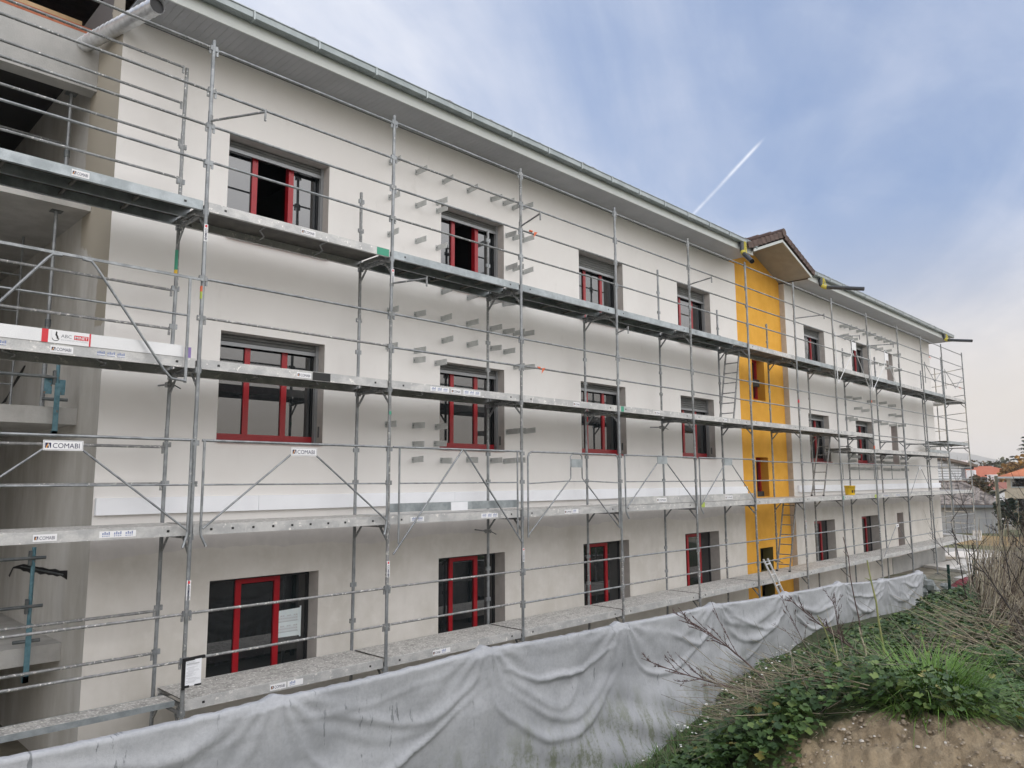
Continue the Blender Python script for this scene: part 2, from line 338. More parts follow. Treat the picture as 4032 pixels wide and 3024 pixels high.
# ---- windows
SLAT = {}
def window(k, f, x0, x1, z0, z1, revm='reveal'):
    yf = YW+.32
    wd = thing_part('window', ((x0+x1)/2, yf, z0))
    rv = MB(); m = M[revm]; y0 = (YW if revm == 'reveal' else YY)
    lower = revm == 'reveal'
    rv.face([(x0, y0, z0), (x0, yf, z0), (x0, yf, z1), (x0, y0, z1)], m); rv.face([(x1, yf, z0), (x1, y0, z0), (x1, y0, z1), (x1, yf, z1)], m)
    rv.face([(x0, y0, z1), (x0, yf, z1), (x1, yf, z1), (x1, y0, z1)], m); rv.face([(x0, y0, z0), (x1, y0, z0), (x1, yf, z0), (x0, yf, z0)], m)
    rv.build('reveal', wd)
    D, RD = M['dark'], M['red']; Y0, Y1 = yf-.05, yf+.03
    fr = MB(); e = .045
    for a, c in (((x0, z0), (x0+e, z1)), ((x1-e, z0), (x1, z1)), ((x0+e, z1-e-.02), (x1-e, z1)), ((x0+e, z0), (x1-e, z0+e))):
        fr.box((a[0], Y0, a[1]), (c[0], Y1, c[1]), D)
    cx = (x0+x1)/2; hw = .345; st = .088; opened = (f == 3 and k in 'ab'); xl, xr = cx-hw, cx+hw
    for xx in (xl-.012, xr-.005): fr.box((xx, Y0+.012, z0+e), (xx+.017, Y1, z1-e), D)
    fr.build('frame', wd)
    zb = z0+(.11 if f != 1 else .06)
    cs = MB()
    if opened:
        cs.box((xl, Y0-.02, z0+.02), (xl+.085, Y1, z1-.06), RD); cs.box((xr-.085, Y0-.02, z0+.02), (xr, Y1, z1-.06), RD)
    else:
        for xx in (xl, xr-st):
            cs.box((xx, Y0-.014, z0+.02), (xx+st*.52, Y1, z1-.05), RD); cs.box((xx+st*.55, Y0-.009, zb), (xx+st, Y1, z1-.05), RD)
        cs.box((xl+st, Y0-.01, z1-.115), (xr-st, Y1, z1-.05), RD)
    cs.build('casement', wd)
    if f != 1:
        rl = MB(); rl.box((x0+.02, Y0-.03, z0+.005), (x1-.02, Y0-.002, zb), RD); rl.build('bottom_rail', wd)
    sl = MB(); sl.box((x0+.005, YW-.045, z0-.03), (x1-.005, yf-.03, z0), RD); sl.build('sill', wd)
    for a, c in (((x0+e, zb), (xl-.012, z1-.06)), ((xl+st if not opened else 9e9, zb), (xr-st, z1-.13)), ((xr+.012, zb), (x1-e, z1-.06))):
        if a[0] > 1e6: continue
        pn = MB(); pn.face([(a[0], Y0+.016, a[1]), (c[0], Y0+.016, a[1]), (c[0], Y0+.016, c[1]), (a[0], Y0+.016, c[1])], M['glass']); pn.build('pane', wd)
    if f == 1: return wd
    drop = {('c', 3): .25, ('d', 3): .22, ('e', 3): .20, ('d', 2): .26}.get((k, f), .11)
    n = max(2, round(drop/.055)); wid = round(x1-x0, 2); key = wid
    if key not in SLAT:
        s = MB(); h = .052; pr = [(0, .012, -h/2), (0, -.002, -h/2+.006), (0, -.012, 0), (0, -.002, h/2-.004), (0, .012, h/2)]
        s.prism([(-wid/2+.05, y, z) for _, y, z in pr], (wid-.1, 0, 0), M['shutter']); o = s.build('shutter_slat', wd, org=(0, 0, 0)); SLAT[key] = o.data; bpy.data.objects.remove(o)
    for i in range(n): inst(SLAT[key], 'shutter_slat', wd, ((x0+x1)/2, YW+.20, z1-.03-.055*i))
    bt = MB(); bt.box((x0+.05, YW+.185, z1-.03-.055*n-.03), (x1-.05, YW+.215, z1-.03-.055*n+.024), M['guide']); bt.build('shutter_bar', wd)
    for xx in (x0+.003, x1-.048):
        g = MB(); g.box((xx, YW+.17, z0+.002), (xx+.045, YW+.235, z1-.002), M['guide']); g.build('guide_rail', wd)
    sv = MB(); sv.box((x1-.004, YW+.10, z0+.10), (x1+.01, YW+.14, z0+.27), M['darksteel']); sv.build('vent_slot', wd)
    return wd
def thing_part(name, org, parent=None):
    o = bpy.data.objects.new(name, None); COL.objects.link(o); p = parent or BL
    o.parent = p; o.location = Vector(org)-WL[p.name]; o.empty_display_size = .1; WL[o.name] = Vector(org); return o
for k, c in COLS.items():
    for f, z in FL.items():
        if k != 'g': window(k, f, c[0], c[1], *z)
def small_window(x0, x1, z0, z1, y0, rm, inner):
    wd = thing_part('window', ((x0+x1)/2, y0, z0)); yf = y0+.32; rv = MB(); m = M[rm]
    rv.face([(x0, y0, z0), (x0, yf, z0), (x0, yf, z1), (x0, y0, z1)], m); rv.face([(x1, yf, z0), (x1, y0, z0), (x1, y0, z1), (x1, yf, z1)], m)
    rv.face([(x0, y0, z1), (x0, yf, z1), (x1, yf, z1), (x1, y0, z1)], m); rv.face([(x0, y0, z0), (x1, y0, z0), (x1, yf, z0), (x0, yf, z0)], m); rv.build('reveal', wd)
    if inner == 'open': return
    fr = MB(); t = .07
    for a, c in (((x0, z0), (x0+t, z1)), ((x1-t, z0), (x1, z1)), ((x0+t, z1-t), (x1-t, z1)), ((x0+t, z0), (x1-t, z0+.1))): fr.box((a[0], yf-.08, a[1]), (c[0], yf, c[1]), M['red'])
    fr.build('frame', wd)
    pn = MB(); pn.face([(x0+t, yf-.02, z0+.1), (x1-t, yf-.02, z0+.1), (x1-t, yf-.02, z1-t), (x0+t, yf-.02, z1-t)], M['glass']); pn.build('pane', wd)
for f in FL: small_window(*COLS['g'], *FL[f], YW, 'reveal', 'g')
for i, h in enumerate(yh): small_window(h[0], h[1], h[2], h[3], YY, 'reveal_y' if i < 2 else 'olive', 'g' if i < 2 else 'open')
# ---- white insulation band along the first floor
b = MB()
for x0, x1 in ((BX0+.02, 5.2), (5.205, 8.9), (8.905, 12.6), (12.605, 16.2), (16.205, YX0+.10), (YX1+.25, 27.4), (27.405, 32.2), (32.205, BX1+.05)):
    b2 = MB(); b2.box((x0, YW-.06, -.40), (x1, YW-.003, -.19), M['band']); b2.build('insulation_board', BL)
# ---- brackets that stand out of the wall
bb = MB(); bb.box((-.005, -.29, -.05), (.005, 0, .05), M['plate']); bb.box((-.035, -.005, -.05), (-.005, 0, .05), M['plate']); bb.box((-.024, -.011, -.008), (-.012, -.005, .008), M['darksteel'])
bo = bb.build('mounting_bracket', BL, org=(0, 0, 0)); bme = bo.data; bpy.data.objects.remove(bo)
BK = [(7.44, z) for z in (5.5, 4.87, 4.21, 3.54, 2.88, 2.25, .94)]+[(8.02, z) for z in (5.48, 4.87, 4.21, 3.55, 2.9, 2.25, 2.07, .94, .63, .37)]
BK += [(8.5, z) for z in (5.05, 4.88, 4.2, 3.55, 2.09, .94, .64)]+[(8.64, z) for z in (5.49, 3.41, 2.91, 2.5, .37)]+[(9.25, z) for z in (5.5, 3.41, 2.9, 2.5, .38)]
BK += [(9.86, z) for z in (5.47, 3.42, 2.9, 2.5, .38)]+[(10.2, z) for z in (5.48, 3.43, 2.89, 2.49, .38)]+[(10.29, z) for z in (4.84, 4.19, 3.53, .94)]
BK += [(10.48, z) for z in (5.47, 4.84, 4.2, 3.52, 2.89, 2.23, .96, .39)]+[(10.76, z) for z in (5.55, 4.85, 4.2, 3.53, 2.91, 2.25, .96)]
BK += [(27.28, z) for z in (5.46, 5.1, 4.43, 3.5, 2.88, 2.12, .81, .61, .37)]+[(27.65, z) for z in (5.49, 5.07, 4.43, 2.1, .79, .37)]+[(28.15, z) for z in (5.47, 5.07, 2.89, 2.53, .36)]
BK += [(28.86, z) for z in (5.48, 2.5, .37)]+[(29.5, z) for z in (5.47, 2.88, .37)]+[(30.05, z) for z in (5.5, 5.02, 4.4, 2.14, .82, .63)]+[(30.75, z) for z in (5.48, 5.05, 2.9, 2.11, .8, .62, .36)]
BK += [(31.08, z) for z in (5.47, 4.45, .8, .62, .36)]+[(31.75, z) for z in (5.48, 5.08, 4.4, 2.89, 2.51, 2.11, .36)]+[(32.5, z) for z in (5.49, 2.51)]+[(32.78, z) for z in (5.06, 4.4, 2.14, .81, .62, .36)]
for x, z in BK: bo = inst(bme, 'mounting_bracket', BL, (x+random.uniform(-.012, .012), YW-.003, z+random.uniform(-.014, .014))); bo.rotation_euler = (random.uniform(-.05, .05), random.uniform(-.03, .03), random.uniform(-.06, .06))
# ---- eaves: soffit boards, fascia, gutter, tiles
YE, YG = 9.47, 9.33
sb = MB(); sb.box((.003, 0, 0), (.1, YW-YE-.03, .012), M['soffit']); so_ = sb.build('soffit_board', BL, org=(0, 0, 0)); sme = so_.data; bpy.data.objects.remove(so_)
nb = 96
for i in range(nb): inst(sme, 'soffit_board', BL, (BX0+.1*i, YE+.015, ZT))
b = MB(); x = BX0+.1*nb
while x < 19.22: b.box((x+.003, YE+.015, ZT), (min(x+.1, 19.22), YW-.015, ZT+.012), M['soffit']); x += .1
x = 22.85
while x < 38.2: b.box((x+.003, YE+.015, ZT), (min(x+.1, 38.2), YW-.015, ZT+.012), M['soffit']); x += .1
b.build('soffit_boards', BL, kind='stuff')
b = MB(); b.box((BX0, YE+.012, ZT+.02), (19.2, YW+.4, ZT+.03), M['interior']); b.box((22.9, YE+.012, ZT+.02), (38.2, YW+.4, ZT+.03), M['interior'])
b.box((37.72, YW-.012, ZT), (38.2, 22.5, ZT+.012), M['soffit']); b.build('soffit_backing', BL)
for x0, x1, gx0, gx1 in ((BX0-.02, 19.22, BX0-.1, 19.25), (22.85, 38.2, 22.8, 38.31)):
    b = MB(); b.box((x0, YE-.012, ZT-.015), (x1, YE+.012, ZT+.19), M['fascia']); b.build('fascia_board', BL)
    g = MB(); z0, z1 = ZT+.155, ZT+.285; y1 = YE-.014
    pr = [(y1, z1-.02), (y1, z0+.02), (y1-.03, z0), (YG+.02, z0), (YG, z0+.025), (YG, z1-.012), (YG-.012, z1-.012), (YG-.012, z1), (YG+.012, z1), (YG+.012, z0+.035), (YG+.03, z0+.02), (y1-.04, z0+.02), (y1-.012, z0+.03), (y1-.012, z1-.02)]
    n = len(pr); vs_ = [(gx0, y, z) for y, z in pr]+[(gx1, y, z) for y, z in pr]
    g.mesh(vs_, [(i, (i+1) % n, n+(i+1) % n, n+i) for i in range(n)], M['gutter'])
    for xx in (gx0, gx1): g.face([(xx, y, z) for y, z in pr[:7]], M['gutter'])
    gu = g.build('gutter', BL)
    x = gx0+.45
    gb = MB(); gb.box((-.011, YG-.015, z0-.003), (.011, YG+.015, z1+.003), M['zinc_light']); gb.box((-.011, YG+.015, z0-.004), (.011, y1, z0+.001), M['zinc_light'])
    gbo = gb.build('gutter_clip', gu, org=(0, 0, 0)); gbm = gbo.data; bpy.data.objects.remove(gbo)
    while x < gx1-.2: inst(gbm, 'gutter_clip', gu, (x, 0, 0)); x += 1.02
b = MB(); zr, yr = 9.15, 16.2                   # tiled main roof with its ridge over the middle of the body
zq = 6.44+(zr-6.44)*(11.0-YG-.05)/(yr-YG-.05)
for x0, x1 in ((-14, 38.25),):
    b.face([(BX0-.02, YG+.05, 6.44), (19.15, YG+.05, 6.44), (19.15, 11.0, zq), (BX0-.02, 11.0, zq)], M['tile']); b.face([(22.85, YG+.05, 6.44), (x1, YG+.05, 6.44), (x1-.97, 11.0, zq), (22.85, 11.0, zq)], M['tile'])
    b.face([(BX0-.02, 11.0, zq), (19.15, 11.0, zq), (22.85, 11.0, zq), (x1-.97, 11.0, zq), (x1-4, yr, zr), (BX0-.02, yr, zr)], M['tile']); zl = 6.44+(zr-6.44)*(12.15-YG-.05)/(yr-YG-.05); b.face([(x0, 12.15, zl), (BX0-.02, 12.15, zl), (BX0-.02, yr, zr), (x0, yr, zr)], M['tile']); b.face([(x1, 23, 6.44), (x0, 23, 6.44), (x0, yr, zr), (x1-4, yr, zr)], M['tile'])
    b.face([(x1, YG+.05, 6.44), (x1, 23, 6.44), (x1-4, yr, zr)], M['tile'])
rf = b.build('roof', BL)
tb = MB(); tp = [(-.15, 0), (-.10, .045), (0, .058), (.10, .045), (.15, 0), (.15, -.015), (-.15, -.015)]
tb.prism([(x_, 0, z_) for x_, z_ in tp], (0, .42, .13), M['tile']); to_ = tb.build('roof_tile', rf, org=(0, 0, 0)); tme = to_.data; bpy.data.objects.remove(to_)
x = BX0
while x < 38.2:
    if not 19.0 < x < 22.9: inst(tme, 'roof_tile', rf, (x, YG+.02+random.uniform(-.008, .008), 6.455+random.uniform(-.004, .004)))
    x += .33
# ---- gable over the yellow bay
yv = 9.36; L, P, Q = (19.05, 6.27), (20.9, 6.96), (22.86, 6.24)
b = MB()
for (xa, za), (xb, zb_) in ((L, P), (P, Q)):
    b.face([(xa, yv, za), (xb, yv, zb_), (xb, YY+.02, zb_), (xa, YY+.02, za)], mat('beige_gable_soffit', (.34, .33, .305), .7, col2=(.38, .37, .345), scale=4))
b.build('gable_soffit', BL)
b = MB()
for (xa, za), (xb, zb_) in ((L, P), (P, Q)): b.hexa([(xa, yv-.012, za-.03), (xb, yv-.012, zb_-.03), (xb, yv+.012, zb_-.03), (xa, yv+.012, za-.03), (xa, yv-.012, za+.05), (xb, yv-.012, zb_+.05), (xb, yv+.012, zb_+.05), (xa, yv+.012, za+.05)], M['fascia'])
b.build('verge_board', BL)
gr = MB()
for (xa, za), (xb, zb_) in ((L, P), (P, Q)): gr.face([(xa, yv+.02, za+.2), (xb, yv+.02, zb_+.2), (xb, 14.5, zb_+.2), (xa, 14.5, za+.2)], M['tile'])
gr_ = gr.build('gable_roof', BL)
def verge(x0, z0, x1, z1, n):
    for i in range(n):
        t0, t1 = i/n, (i+1)/n; a = Vector((x0+(x1-x0)*t0, yv-.06, z0+(z1-z0)*t0)); c = Vector((x0+(x1-x0)*t1, yv-.06, z0+(z1-z0)*t1))
        d = (c-a).normalized(); up = Vector((-d.z, 0, d.x)); up = up if up.z > 0 else -up; lift = .03
        hi, lo = (c, a) if c.z > a.z else (a, c)
        v = MB(); sgn = (hi-lo).normalized()
        p = [lo-sgn*.03+up*.10, hi+up*.07, hi+up*.245, lo-sgn*.03+up*.245+up*lift]
        v.prism([q+Vector((0, 0, 0)) for q in p], (0, .05, 0), M['tile'])
        v.prism([q+Vector((0, .05, 0)) for q in (p[3]-up*.03, p[2]-up*.03, p[2], p[3])], (0, .32, 0), M['tile']); v.build('verge_tile', gr_)
verge(18.75, 6.17, 20.86, 6.96, 8); verge(20.94, 6.96, 22.9, 6.23, 10)
for i in range(6):
    v = MB(); y = yv-.08+i*.4; v.path([(20.9, y, 7.19+.012), (20.9, y+.43, 7.19)], [.13, .115], M['tile'], 10); v.build('ridge_tile', gr_)
# ---- grey rain pipes hanging loose from the gutters
for pts in ([(18.40, 9.38, 6.34), (18.38, 9.36, 6.10), (18.34, 9.30, 6.02), (17.86, 8.83, 5.60)], [(23.62, 9.40, 6.34), (23.60, 9.38, 6.14), (23.62, 9.28, 6.05), (23.72, 8.12, 5.80)], [(36.95, 9.40, 6.34), (36.93, 9.38, 6.16), (36.90, 9.28, 6.08), (36.3, 8.19, 5.82)]):
    b = MB(); b.path(pts, .062, M['pipe'], 12, caps=False); b.path([pts[-1], tuple(Vector(pts[-1])+(Vector(pts[-2])-Vector(pts[-1])).normalized()*.35)], .055, M['black'], 12)
    dp = b.build('drain_pipe', BL)
    t = MB(); q0, q1, q2, q3 = map(Vector, pts); t.path([q1.lerp(q2, .3), q2, q2+(q3-q2).normalized()*.08], .067, M['yellowtape'], 10); t.bar(q0+Vector((0, -.1, .02)), q1+Vector((0, -.085, 0)), .045, .008, M['yellowtape']); t.bar(q0+Vector((.05, -.1, .0)), q2+Vector((.03, -.07, -.04)), .03, .008, M['yellowtape']); t.build('tape', dp)
# ================================================================== recessed bay at the left end: return wall, beam, balcony slabs
b = MB()
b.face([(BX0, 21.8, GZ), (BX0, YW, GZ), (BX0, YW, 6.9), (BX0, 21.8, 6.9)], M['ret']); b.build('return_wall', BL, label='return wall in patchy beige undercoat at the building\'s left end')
b = MB(); b.box((-14, 11.24, 5.50), (BX0-.002, 11.50, 6.30), M['slabtop']); b.build('lintel_beam', BL)
b = MB(); b.box((-14, 11.5, 6.2), (BX0-.002, 21.8, 6.3), M['interior']); b.build('ceiling', BL)
for zt in (3.93, .985, -2.03):
    b = MB(); b.box((-14, 11.13, zt-.22), (BX0-.002, 21.8, zt), M['concrete']); b.build('balcony_slab', BL)
b = MB(); b.box((-14, 19.5, GZ), (BX0-.002, 19.8, 6.2), M['ret']); b.box((-2.6, 12.4, GZ), (-2.4, 19.5, 6.2), M['ret'])
for z in (-3.5, -.4, 2.2): b.box((-1.8, 19.46, z), (-.6, 19.5, z+2.1), M['dark']); b.box((.5, 19.46, z), (2.0, 19.5, z+2.1), M['dark'])
b.build('rear_wall', BL)
b = MB()                                     # bare timber eaves above the beam
b.hexa([(-14, 12.2, 6.92), (BX0-.02, 12.2, 6.92), (BX0-.02, 16, 8.05), (-14, 16, 8.05), (-14, 12.2, 6.96), (BX0-.02, 12.2, 6.96), (BX0-.02, 16, 8.09), (-14, 16, 8.09)], M['timber'])
el = b.build('timber_eaves', BL)
for i in range(7):
    x = 2.55-i*.62; v = MB(); v.hexa([(x, 12.2, 6.75), (x+.08, 12.2, 6.75), (x+.08, 16, 7.88), (x, 16, 7.88), (x, 12.2, 6.918), (x+.08, 12.2, 6.918), (x+.08, 16, 8.048), (x, 16, 8.048)], M['timber']); v.build('rafter', el)
b = MB(); b.box((-14, 12.15, 6.74), (BX0-.02, 12.19, 6.98), M['timberlight']); b.build('eaves_board', el)
b = MB(); b.box((-14, 11.28, 6.3), (BX0-.002, 11.46, 6.42), mat('clay_block', (.34, .10, .05), .9, col2=(.42, .15, .08), scale=8)); b.build('clay_block_course', BL)
# hole broken into the return wall plaster, with pipes laid in it
h = MB(); yz = [(13.42, -1.22), (13.2, -1.19), (13.04, -1.19), (12.8, -1.165), (12.64, -1.18), (12.4, -1.18), (12.2, -1.165), (11.89, -1.17), (11.6, -1.14), (11.4, -1.15), (11.07, -1.12), (11.06, -1.24), (11.2, -1.225), (11.37, -1.21), (11.5, -1.235), (11.71, -1.23), (11.9, -1.25), (12.04, -1.24), (12.3, -1.275), (12.49, -1.26), (12.7, -1.275), (12.82, -1.30), (12.97, -1.285), (13.2, -1.30), (13.37, -1.28), (13.78, -1.30), (13.97, -1.45), (14.05, -1.43), (13.90, -1.33), (13.81, -1.28)]
h.face([(BX0-.003, y, z) for y, z in yz], M['black']); h.build('wall_chase', BL)
h = MB(); h.tube((BX0-.012, 13.3, -1.235), (BX0-.012, 11.22, -1.185), .011, M['darksteel'], 6); h.build('conduit', BL)
h = MB(); h.face([(BX0-.003, y, z) for y, z in ((13.99, 1.88), (14.11, 1.89), (14.4, 1.79), (14.72, 1.66), (15.0, 1.50), (15.22, 1.44), (15.5, 1.36), (15.13, 1.38), (14.9, 1.53), (14.66, 1.60), (14.21, 1.75))], M['black']); h.build('wall_chase', BL)
# ---- loose things in the bay
DU = thing('duct_pipe', 'fat spiral-seamed galvanised duct sticking out from the top left corner under the eaves', 'pipe', (2.9, 11.2, 6.12))
b = MB(); A, B_ = Vector((2.86, 11.23, 6.13)), Vector((3.14, 9.28, 5.93)); n = 40; ps = [A.lerp(B_, i/n) for i in range(n+1)]
b.path([p for p in ps for _ in (0,)], .100, M['duct'], 20, caps=False); b.path([B_+(A-B_)*.02, B_+(A-B_)*.25], .094, M['black'], 20); b.build('tube', DU)
dv = (B_-A).normalized(); ux = dv.cross(Vector((0, 0, 1))).normalized(); uz = ux.cross(dv); hx = []
for i in range(15*16+1):
    a = i/16*2*math.pi; p = A.lerp(B_, i/(15*16)); hx.append(p+(ux*math.cos(a)+uz*math.sin(a))*.1015)
b = MB(); b.path(hx, .0045, M['duct'], 4); b.build('seam', DU)
def prop(x, y, z0, z1, lab):
    t = thing('steel_prop', lab, 'prop', (x, y, z0), 'telescopic props in the recessed bay')
    b = MB(); zm = z0+(z1-z0)*.42; b.tube((x, y, z0+.01), (x, y, zm), .030, M['galv'], 10); b.build('outer_tube', t)
    b = MB(); b.tube((x, y, zm), (x, y, z1-.01), .024, M['galv'], 10); b.build('inner_tube', t)
    for z in (z0, z1-.01):
        b = MB(); b.box((x-.07, y-.07, z), (x+.07, y+.07, z+.01), M['darksteel']); b.build('end_plate', t)
    b = MB(); b.tube((x, y, zm-.04), (x, y, zm+.06), .038, M['darksteel'], 10); b.build('collar', t)
prop(2.82, 11.55, 3.93, 5.5, 'galvanised telescopic prop under the concrete beam, uppermost in the recessed bay')
prop(2.72, 11.45, .985, 3.71, 'galvanised telescopic prop standing on the middle balcony slab')
def edge_guard(x, y, zs, top, lab, plate, right):
    t = thing('edge_guard', lab, 'railing', (x, y, zs), 'slab edge guards in the recessed bay')
    b = MB(); b.tube((x, y, zs-.34), (x, y, top), .024, M['bluemetal'], 10); b.build('post', t)
    b = MB(); b.box((x-.03, y-.05, zs-.40), (x+.03, y-.022, zs+.30), M['bluemetal']); b.box((x-.03, y-.05, zs-.40), (x+.03, y+.02, zs-.32), M['bluemetal']); b.tube((x-.16, y+.0, zs+.09), (x+.13, y-.02, zs+.09), .022, M['darksteel'], 10); b.build('clamp', t)
    if plate:
        b = MB(); b.box((x-.14, y+.02, zs+.16), (x-.05, y+.03, zs+.36), M['bluemetal']); b.box((x+.02, y-.03, zs+.15), (x+.09, y-.02, zs+.35), M['bluemetal']); b.build('plate', t)
    for z in right:
        b = MB(); b.tube((-3.2, y-.03, z), (x+(.13 if plate == 0 else -.02), y-.03, z), .021, M['darksteel'], 8); b.build('rail', t)
        b = MB(); b.box((x-.055, y-.04, z-.09), (x-.025, y+.02, z+.09), M['darksteel']); b.build('hook', t)
edge_guard(2.78, 11.05, .985, 1.95, 'blue post railing clamped to the middle balcony slab, behind the white banner board', 1, (1.36, 1.83))
edge_guard(2.66, 11.05, -2.03, -.80, 'blue post railing clamped to the lowest balcony slab beside the broken wall chase', 0, (-1.52, -.93))

TF = thing('inner_scaffold_frame', 'thin galvanised scaffold frame with rungs inside the shaded recess', 'scaffold frame', (2.68, 13.0, .985))
for x in (2.68, 1.95):
    b = MB(); b.tube((x, 13.0, .985), (x, 13.0, 3.7), .017, M['galv'], 8); b.build('post', TF)
for z in (1.45, 2.0, 2.55, 3.1, 3.55):
    b = MB(); b.tube((1.95, 13.0, z), (2.68, 13.0, z), .012, M['galv'], 6); b.build('rung', TF)
for y, z in ((12.2, 4.5), (12.2, 5.0), (12.6, 2.1)):
    b = MB(); b.tube((-3, y, z), (2.95 if z > 4 else 2.6, y, z), .017, M['galvold'], 8); b.build('rail', TF)
# ================================================================== facade scaffold
XP = [.95, 3.79, 6.651, 9.476, 12.31, 15.155, 17.95, 20.803, 23.557, 26.517, 29.63, 32.377, 35.107, 38.26]
YO, YI = 9.085, 9.94
LV = dict(A=3.45, B=1.45, C=-.55, D=-2.55)
SCF = thing('scaffold', 'galvanised steel scaffold of four deck levels along the whole white facade', 'scaffold', (20, 9.5, GZ))
GV = [M['galv'], M['galvold'], M['galvdirty']]
OZ = (-2.05, -1.52, -.02, .47, 2.0, 2.5, 4.0, 4.49, 4.97, 5.54)
ITOP = {1: 5.62, 2: 4.64, 3: 4.67, 4: 3.42, 5: 5.06, 6: 4.51, 7: 4.55, 8: 4.51, 9: 4.52, 10: 4.57, 11: 4.6, 12: 4.6, 13: 5.55}
clipm = []
for m_ in GV:
    b = MB()
    b.box((-.048, -.018, -.032), (.048, .013, .032), m_)
    o = b.build('clip', SCF, org=(0, 0, 0)); clipm.append(o.data); bpy.data.objects.remove(o)
EX, EZ = (1, 0, 0), (0, 0, 1)
def logo(b, x, y, z, s):                    # small square mark with a compass-like A
    o = Vector((x, y, z)); b.plane(o, EX, EZ, s, s, .0012, M['navy'])
    n = Vector((0, -1, 0))*.002
    b.face([o+n+Vector((s*.10, 0, 0)), o+n+Vector((s*.32, 0, 0)), o+n+Vector((s*.62, 0, s*.95)), o+n+Vector((s*.48, 0, s*.95))], M['orange'])
    b.face([o+n+Vector((s*.66, 0, 0)), o+n+Vector((s*.88, 0, 0)), o+n+Vector((s*.58, 0, s*.95)), o+n+Vector((s*.48, 0, s*.95))], M['whitep'])
def sign(parent, x0, x1, z0, z1, y, border=True, name='name_plate', thick=.008):
    b = MB(); w_, h_ = x1-x0, z1-z0
    b.box((x0, y, z0), (x1, y+thick, z1), M['whitep']); o = (x0, y, z0)
    if border:
        e = .007
        for a in ((e, e, w_-2*e, .003), (e, h_-e-.003, w_-2*e, .003), (e, e, .003, h_-2*e), (w_-e-.003, e, .003, h_-2*e)): b.plane((x0+a[0], y, z0+a[1]), EX, EZ, a[2], a[3], .001, M['grey'])
    s = h_*.50; logo(b, x0+w_*.05, y, z0+h_*.24, s)
    tw = text_w('COMABI', .0); x_ = x0+w_*.05+s*1.25; av = (x1-w_*.05-x_)*.94
    b.text('COMABI', s/.72, (x_, y, z0+h_*.24), EX, EZ, .0015, M['navy'], wx=av/(tw*s/.72), bold=.0)
    return b.build(name, parent)
for i, x in enumerate(XP):
    for y, top, zs in ((YO, 5.65, OZ), (YI, ITOP.get(i, 5.6), (-2.08, -1.55, -.01, .48, 2.02, 2.53, 4.0, 4.49))):
        mi_ = (i+(y > 9.5)) % 2; b = MB(); mm = GV[mi_]; z = GZ; segs = [GZ+.02, -1.45, .55, 2.55, 4.55, top]
        segs = [s for s in segs if s < top-.2]+[top]; jx, jy = [random.uniform(-.007, .007) for _ in segs], [random.uniform(-.006, .006) for _ in segs]
        for k in range(len(segs)-1):
            mk = GV[random.choice((0, 0, 1, 2 if segs[k] < -1 else 1))]
            b.tube((x+jx[k], y+jy[k], segs[k]), (x+jx[k+1], y+jy[k+1], segs[k+1]), .0245, mk, 10)
            if k: b.tube((x+jx[k], y+jy[k], segs[k]-.02), (x+jx[k], y+jy[k], segs[k]+.13), .0272, mk, 10)
        st = b.build('standard', SCF, org=(x, y, GZ))
        f = MB(); f.tube((x, y, GZ), (x, y, GZ+.4), .018, M['darksteel'], 8); f.box((x-.08, y-.08, GZ), (x+.08, y+.08, GZ+.012), M['darksteel']); f.build('base_jack', st)
        for z in zs:
            if z < top-.05: inst(random.choice(clipm[:2]), 'clip', st, (x, y, z+.0))
        p = []
        if y == YO and i in (1, 2, 3): p = [(-1.37, .23)]+([(2.97, .22)] if i < 3 else [])
        if y == YO and i == 7: p = [(-1.35, .22)]
        for z, h_ in p:                      # upright stickers on the tubes
            l = MB(); l.box((x-.024, y-.0275, z), (x+.024, y-.0255, z+h_), M['whitep'])
            tw = text_w('COMABI', .02); l.text('COMABI', .04, (x-.013, y-.0277, z+h_-.055), (0, 0, -1), (1, 0, 0), .001, M['navy'], wx=(h_-.07)/(tw*.04))
            l.plane((x-.013, y-.0277, z+h_-.04), EX, EZ, .026, .03, .001, M['signred']); l.build('sticker', st)
    for z, c, h_ in ({1: [(2.33, 'orangep', .07), (2.24, 'lime', .09)], 2: [(.98, 'green', .05)], 6: [(.1, 'green', .3)], 9: [(1.0, 'orangep', .1), (2.55, 'orangep', .08)], 7: [(2.15, 'signred', .08)]}.get(i, [])):
        t = MB(); t.tube((x, YO, z), (x, YO, z+h_), .0262, M[c], 10, caps=False); t.build('paint_mark', SCF)
t = MB(); t.tube((3.79, YI, 2.72), (3.79, YI, 2.78), .0262, M['bucket'], 10); t.tube((3.79, YI, 2.78), (3.79, YI, 3.05), .0258, M['green'], 10); t.build('paint_mark', SCF)
# ---- guard rails
RAILM = {}
def rail(i, z, y=YO, r=.0165, mi_=None):
    x0, x1 = XP[i], XP[i+1]; L_ = round(x1-x0, 3)
    mi_ = random.choice((0, 0, 1)) if mi_ is None else mi_
    key = (L_, r, mi_)
    if key not in RAILM:
        b = MB(); mm = GV[mi_]; h_ = L_/2
        b.path([(-h_+.045, 0, -.006), (-h_+.09, 0, 0), (h_-.09, 0, 0), (h_-.045, 0, -.006)], [.010, r, r, .010], mm, 8)
        for s in (-1, 1): b.box((s*(h_-.047)-.014, -.008, -.085), (s*(h_-.047)+.014, .008, .02), mm)
        o = b.build('guard_rail', SCF, org=(0, 0, 0)); RAILM[key] = o.data; bpy.data.objects.remove(o)
    ro = inst(RAILM[key], 'guard_rail', SCF, ((x0+x1)/2, y, z+random.uniform(-.012, .012))); ro.rotation_euler = (0, random.uniform(-.004, .004), random.uniform(-.003, .003))
